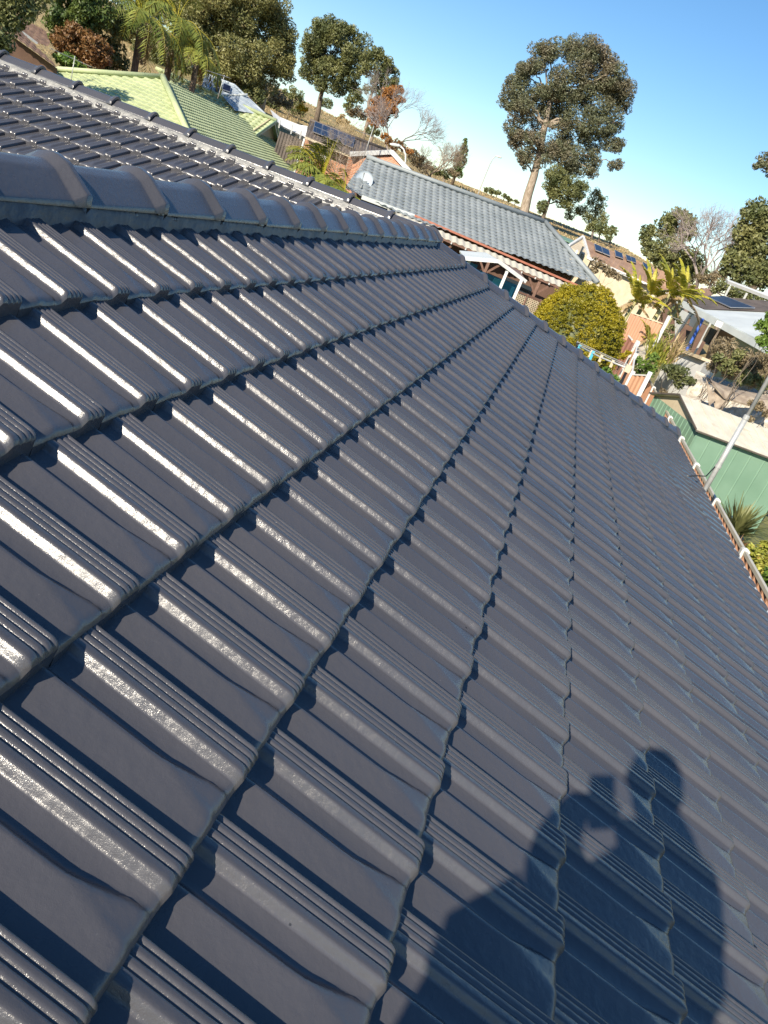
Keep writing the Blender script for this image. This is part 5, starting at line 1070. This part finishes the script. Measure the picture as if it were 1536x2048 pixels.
# ------------------------------------------------------------------ the photographer (only the shadow falls into the picture)
def body():
    def roofpt(px, py):
        r = ray(px, py); return np.array([0, 0, G])+r*((Of-V(0, 0, G))@nn_)/(r@nn_)
    fwd = -M[:, 2]
    def B(px, py, b):                                            # the point whose shadow falls at the pixel, b metres behind the lens
        Rp = roofpt(px, py); d = (Rp-V(0, 0, G))@fwd; return Rp+SUN*((d+b)/(SUN@-fwd*1.0) if SUN@-fwd > 0 else 1)
    head, neck, chest = B(1312, 1572, .34), B(1350, 1680, .38), B(1295, 1885, .42)
    shR, shL = B(1385, 1775, .40), B(1120, 1850, .34); pel = B(1210, 2120, .50); 
    elL, wrL = B(1105, 1690, .16), B(1165, 1590, .06); elR, wrR = B(1330, 1740, .18), B(1232, 1660, .07)
    back = unit(-fwd)
    def onroof(p, dx, dy): x, y = p[0]+dx, p[1]+dy; return V(x, y, (Of[2]+(y-Of[1])*s_/c_)+.03)
    kneeL = B(985, 1985, .30); kneeR = B(1330, 2200, .40)
    ftL = onroof(kneeL, -.28, .06); ftR = onroof(kneeR, -.40, -.05)
    root = thing('person', 'photographer bending over the charcoal tiles with both hands raised, seen only as a shadow', 'person', onroof(pel, 0, 0))
    neck = B(1333, 1652, .36); shR = B(1398, 1795, .40); elR = B(1295, 1705, .18); wrR = B(1240, 1650, .07)
    J = [pel, (pel+chest)/2, chest, neck, shL, elL, wrL, shR, elR, wrR, kneeL, ftL, kneeR, ftR, ftL+V(.16, -.05, .0), ftR+V(.18, 0, 0)]
    E_ = [(0, 1), (1, 2), (2, 3), (2, 4), (4, 5), (5, 6), (2, 7), (7, 8), (8, 9), (0, 10), (10, 11), (0, 12), (12, 13), (11, 14), (13, 15)]
    rad = [.25, .26, .20, .135, .10, .062, .038, .105, .066, .038, .15, .06, .12, .06, .045, .045]
    def skin(name, pts, ed, rd, mt, parent, lv=2, rootv=0):
        me = bpy.data.meshes.new(name); o_ = wloc(parent); me.from_pydata([tuple(p-o_) for p in pts], ed, []); ob = bpy.data.objects.new(name, me); COL.objects.link(ob); ob.parent = parent
        md = ob.modifiers.new('skin', 'SKIN'); md.use_smooth_shade = True
        for v, r_ in zip(me.skin_vertices[0].data, rd): v.radius = (r_, r_)
        me.skin_vertices[0].data[rootv].use_root = True
        sb = ob.modifiers.new('sub', 'SUBSURF'); sb.levels = lv; sb.render_levels = lv
        dg = bpy.context.evaluated_depsgraph_get(); me2 = bpy.data.meshes.new_from_object(ob.evaluated_get(dg)); ob.modifiers.clear(); ob.data = me2; me2.materials.clear(); me2.materials.append(MAT[mt]); return ob
    bd = skin('body', J, E_, rad, 'shirt', root)
    bd.data.materials.append(MAT['trousers']); z0_ = pel[2]-wloc(bd)[2]-.10
    for p in bd.data.polygons: p.material_index = 1 if p.center.z < z0_ else 0
    skin('neck', [neck-UP*.03, head-UP*.06], [(0, 1)], [.06, .055], 'skin', root, 1)
    hf = unit(V(*fwd[:2], -.35)); hs = unit(np.cross(hf, UP)); hu = np.cross(hs, hf); vs = []; nu, nv = 24, 18
    for i in range(nv+1):
        th_ = math.pi*i/nv
        for j in range(nu):
            a = 2*math.pi*j/nu; x, y, z = math.sin(th_)*math.cos(a), math.sin(th_)*math.sin(a), math.cos(th_)
            rf = .104+.012*max(0, -z)*(x > 0); nose = .022*math.exp(-((x-1)**2*9+y*y*60+(z+.12)**2*18)); jaw = .85 if z < -.4 else 1
            eye = -.006*(math.exp(-((y-.35)**2+(y*0)+(z-.08)**2)*60)+math.exp(-((y+.35)**2+(z-.08)**2)*60))*(x > .3)
            vs.append(head+hf*(x*rf+nose+eye)+hs*y*.086*jaw+hu*z*.122)
    f = [(i*nu+j, i*nu+(j+1) % nu, (i+1)*nu+(j+1) % nu, (i+1)*nu+j) for i in range(nv) for j in range(nu)]
    hd_ = MB().add(vs, f).build('head', MAT['skin'], root, smooth=True)
    k = [p for p in vs]; hv = [head+(p-head)*1.16-hf*.012+hu*.006 for p in vs]; ff = [q for q in f if all(((hv[i]-head)@hu) > .02-.5*max(0, -((hv[i]-head)@hf)) or ((hv[i]-head)@hf) < -.02 for i in q)]
    MB().add(hv, ff).build('hair', MAT['hair'], root, smooth=True, fixn=False)
    for sg in (-1, 1): MB().tube([head+hs*sg*.086+hf*.01-hu*.03, head+hs*sg*.098-hf*.01, head+hs*sg*.093+hu*.035], [.008, .016, .010], 8).build('ear', MAT['skin'], root, smooth=True)
    hp = []; ns, na = 9, 20; h0, h1 = B(1338, 1612, .36), B(1352, 1735, .39)
    for i in range(ns+1):
        for j in range(na): a = 2*math.pi*j/na; rr = .082+.045*(i/ns)+.006*math.sin(3*a+i); rr *= math.sin(math.pi*min(1, (i+.8)/ns*.5+.12)); hp.append(h0*(1-i/ns)+h1*i/ns+hs*math.cos(a)*rr+hf*math.sin(a)*rr*.85)
    MB().add(hp, [(i*na+j, i*na+(j+1) % na, (i+1)*na+(j+1) % na, (i+1)*na+j) for i in range(ns) for j in range(na)]).build('hood', MAT['shirt'], root, smooth=True)
    # phone just behind the lens and a hand on either side of it
    ph = thing('phone', 'phone held up by the bending photographer', 'phone', V(0, 0, G)+back*.03)
    rx, ry = M[:, 0], M[:, 1]; c = V(0, 0, G)+back*.022-ry*.045-rx*.022
    MB().box(c, (.038, .078, .005), (rx, ry, M[:, 2])).build('body', MAT['phone'], ph)
    MB().box(c+M[:, 2]*.0062, (.035, .074, .0008), (rx, ry, M[:, 2])).build('screen', MAT['glass'], ph)
    for sg, wr, nm in ((-1, wrL, 'hand'), (1, wrR, 'hand')):
        grip = c+rx*sg*.046-ry*.035+back*.02; palm_ = wr*.3+grip*.7
        skin('forearm_skin', [wr*1.0, palm_], [(0, 1)], [.026, .024], 'skin', root, 1)
        ln = [.062, .07, .066, .052]
        for q in range(4):
            b0 = palm_+ry*(.028-.018*q)+rx*-sg*.004; b1 = b0-back*.026+rx*sg*.006; b2 = b1-back*.012-rx*sg*.018; b3 = b2-rx*sg*ln[q]*.22
            skin('finger', [b0, b1, b2, b3], [(0, 1), (1, 2), (2, 3)], [.009, .008, .0075, .006], 'skin', root, 1)
        t0 = palm_+back*.01-ry*.01; skin('thumb', [t0, t0-rx*sg*.03+ry*.015, t0-rx*sg*.045+ry*.035], [(0, 1), (1, 2)], [.011, .009, .007], 'skin', root, 1)
body()
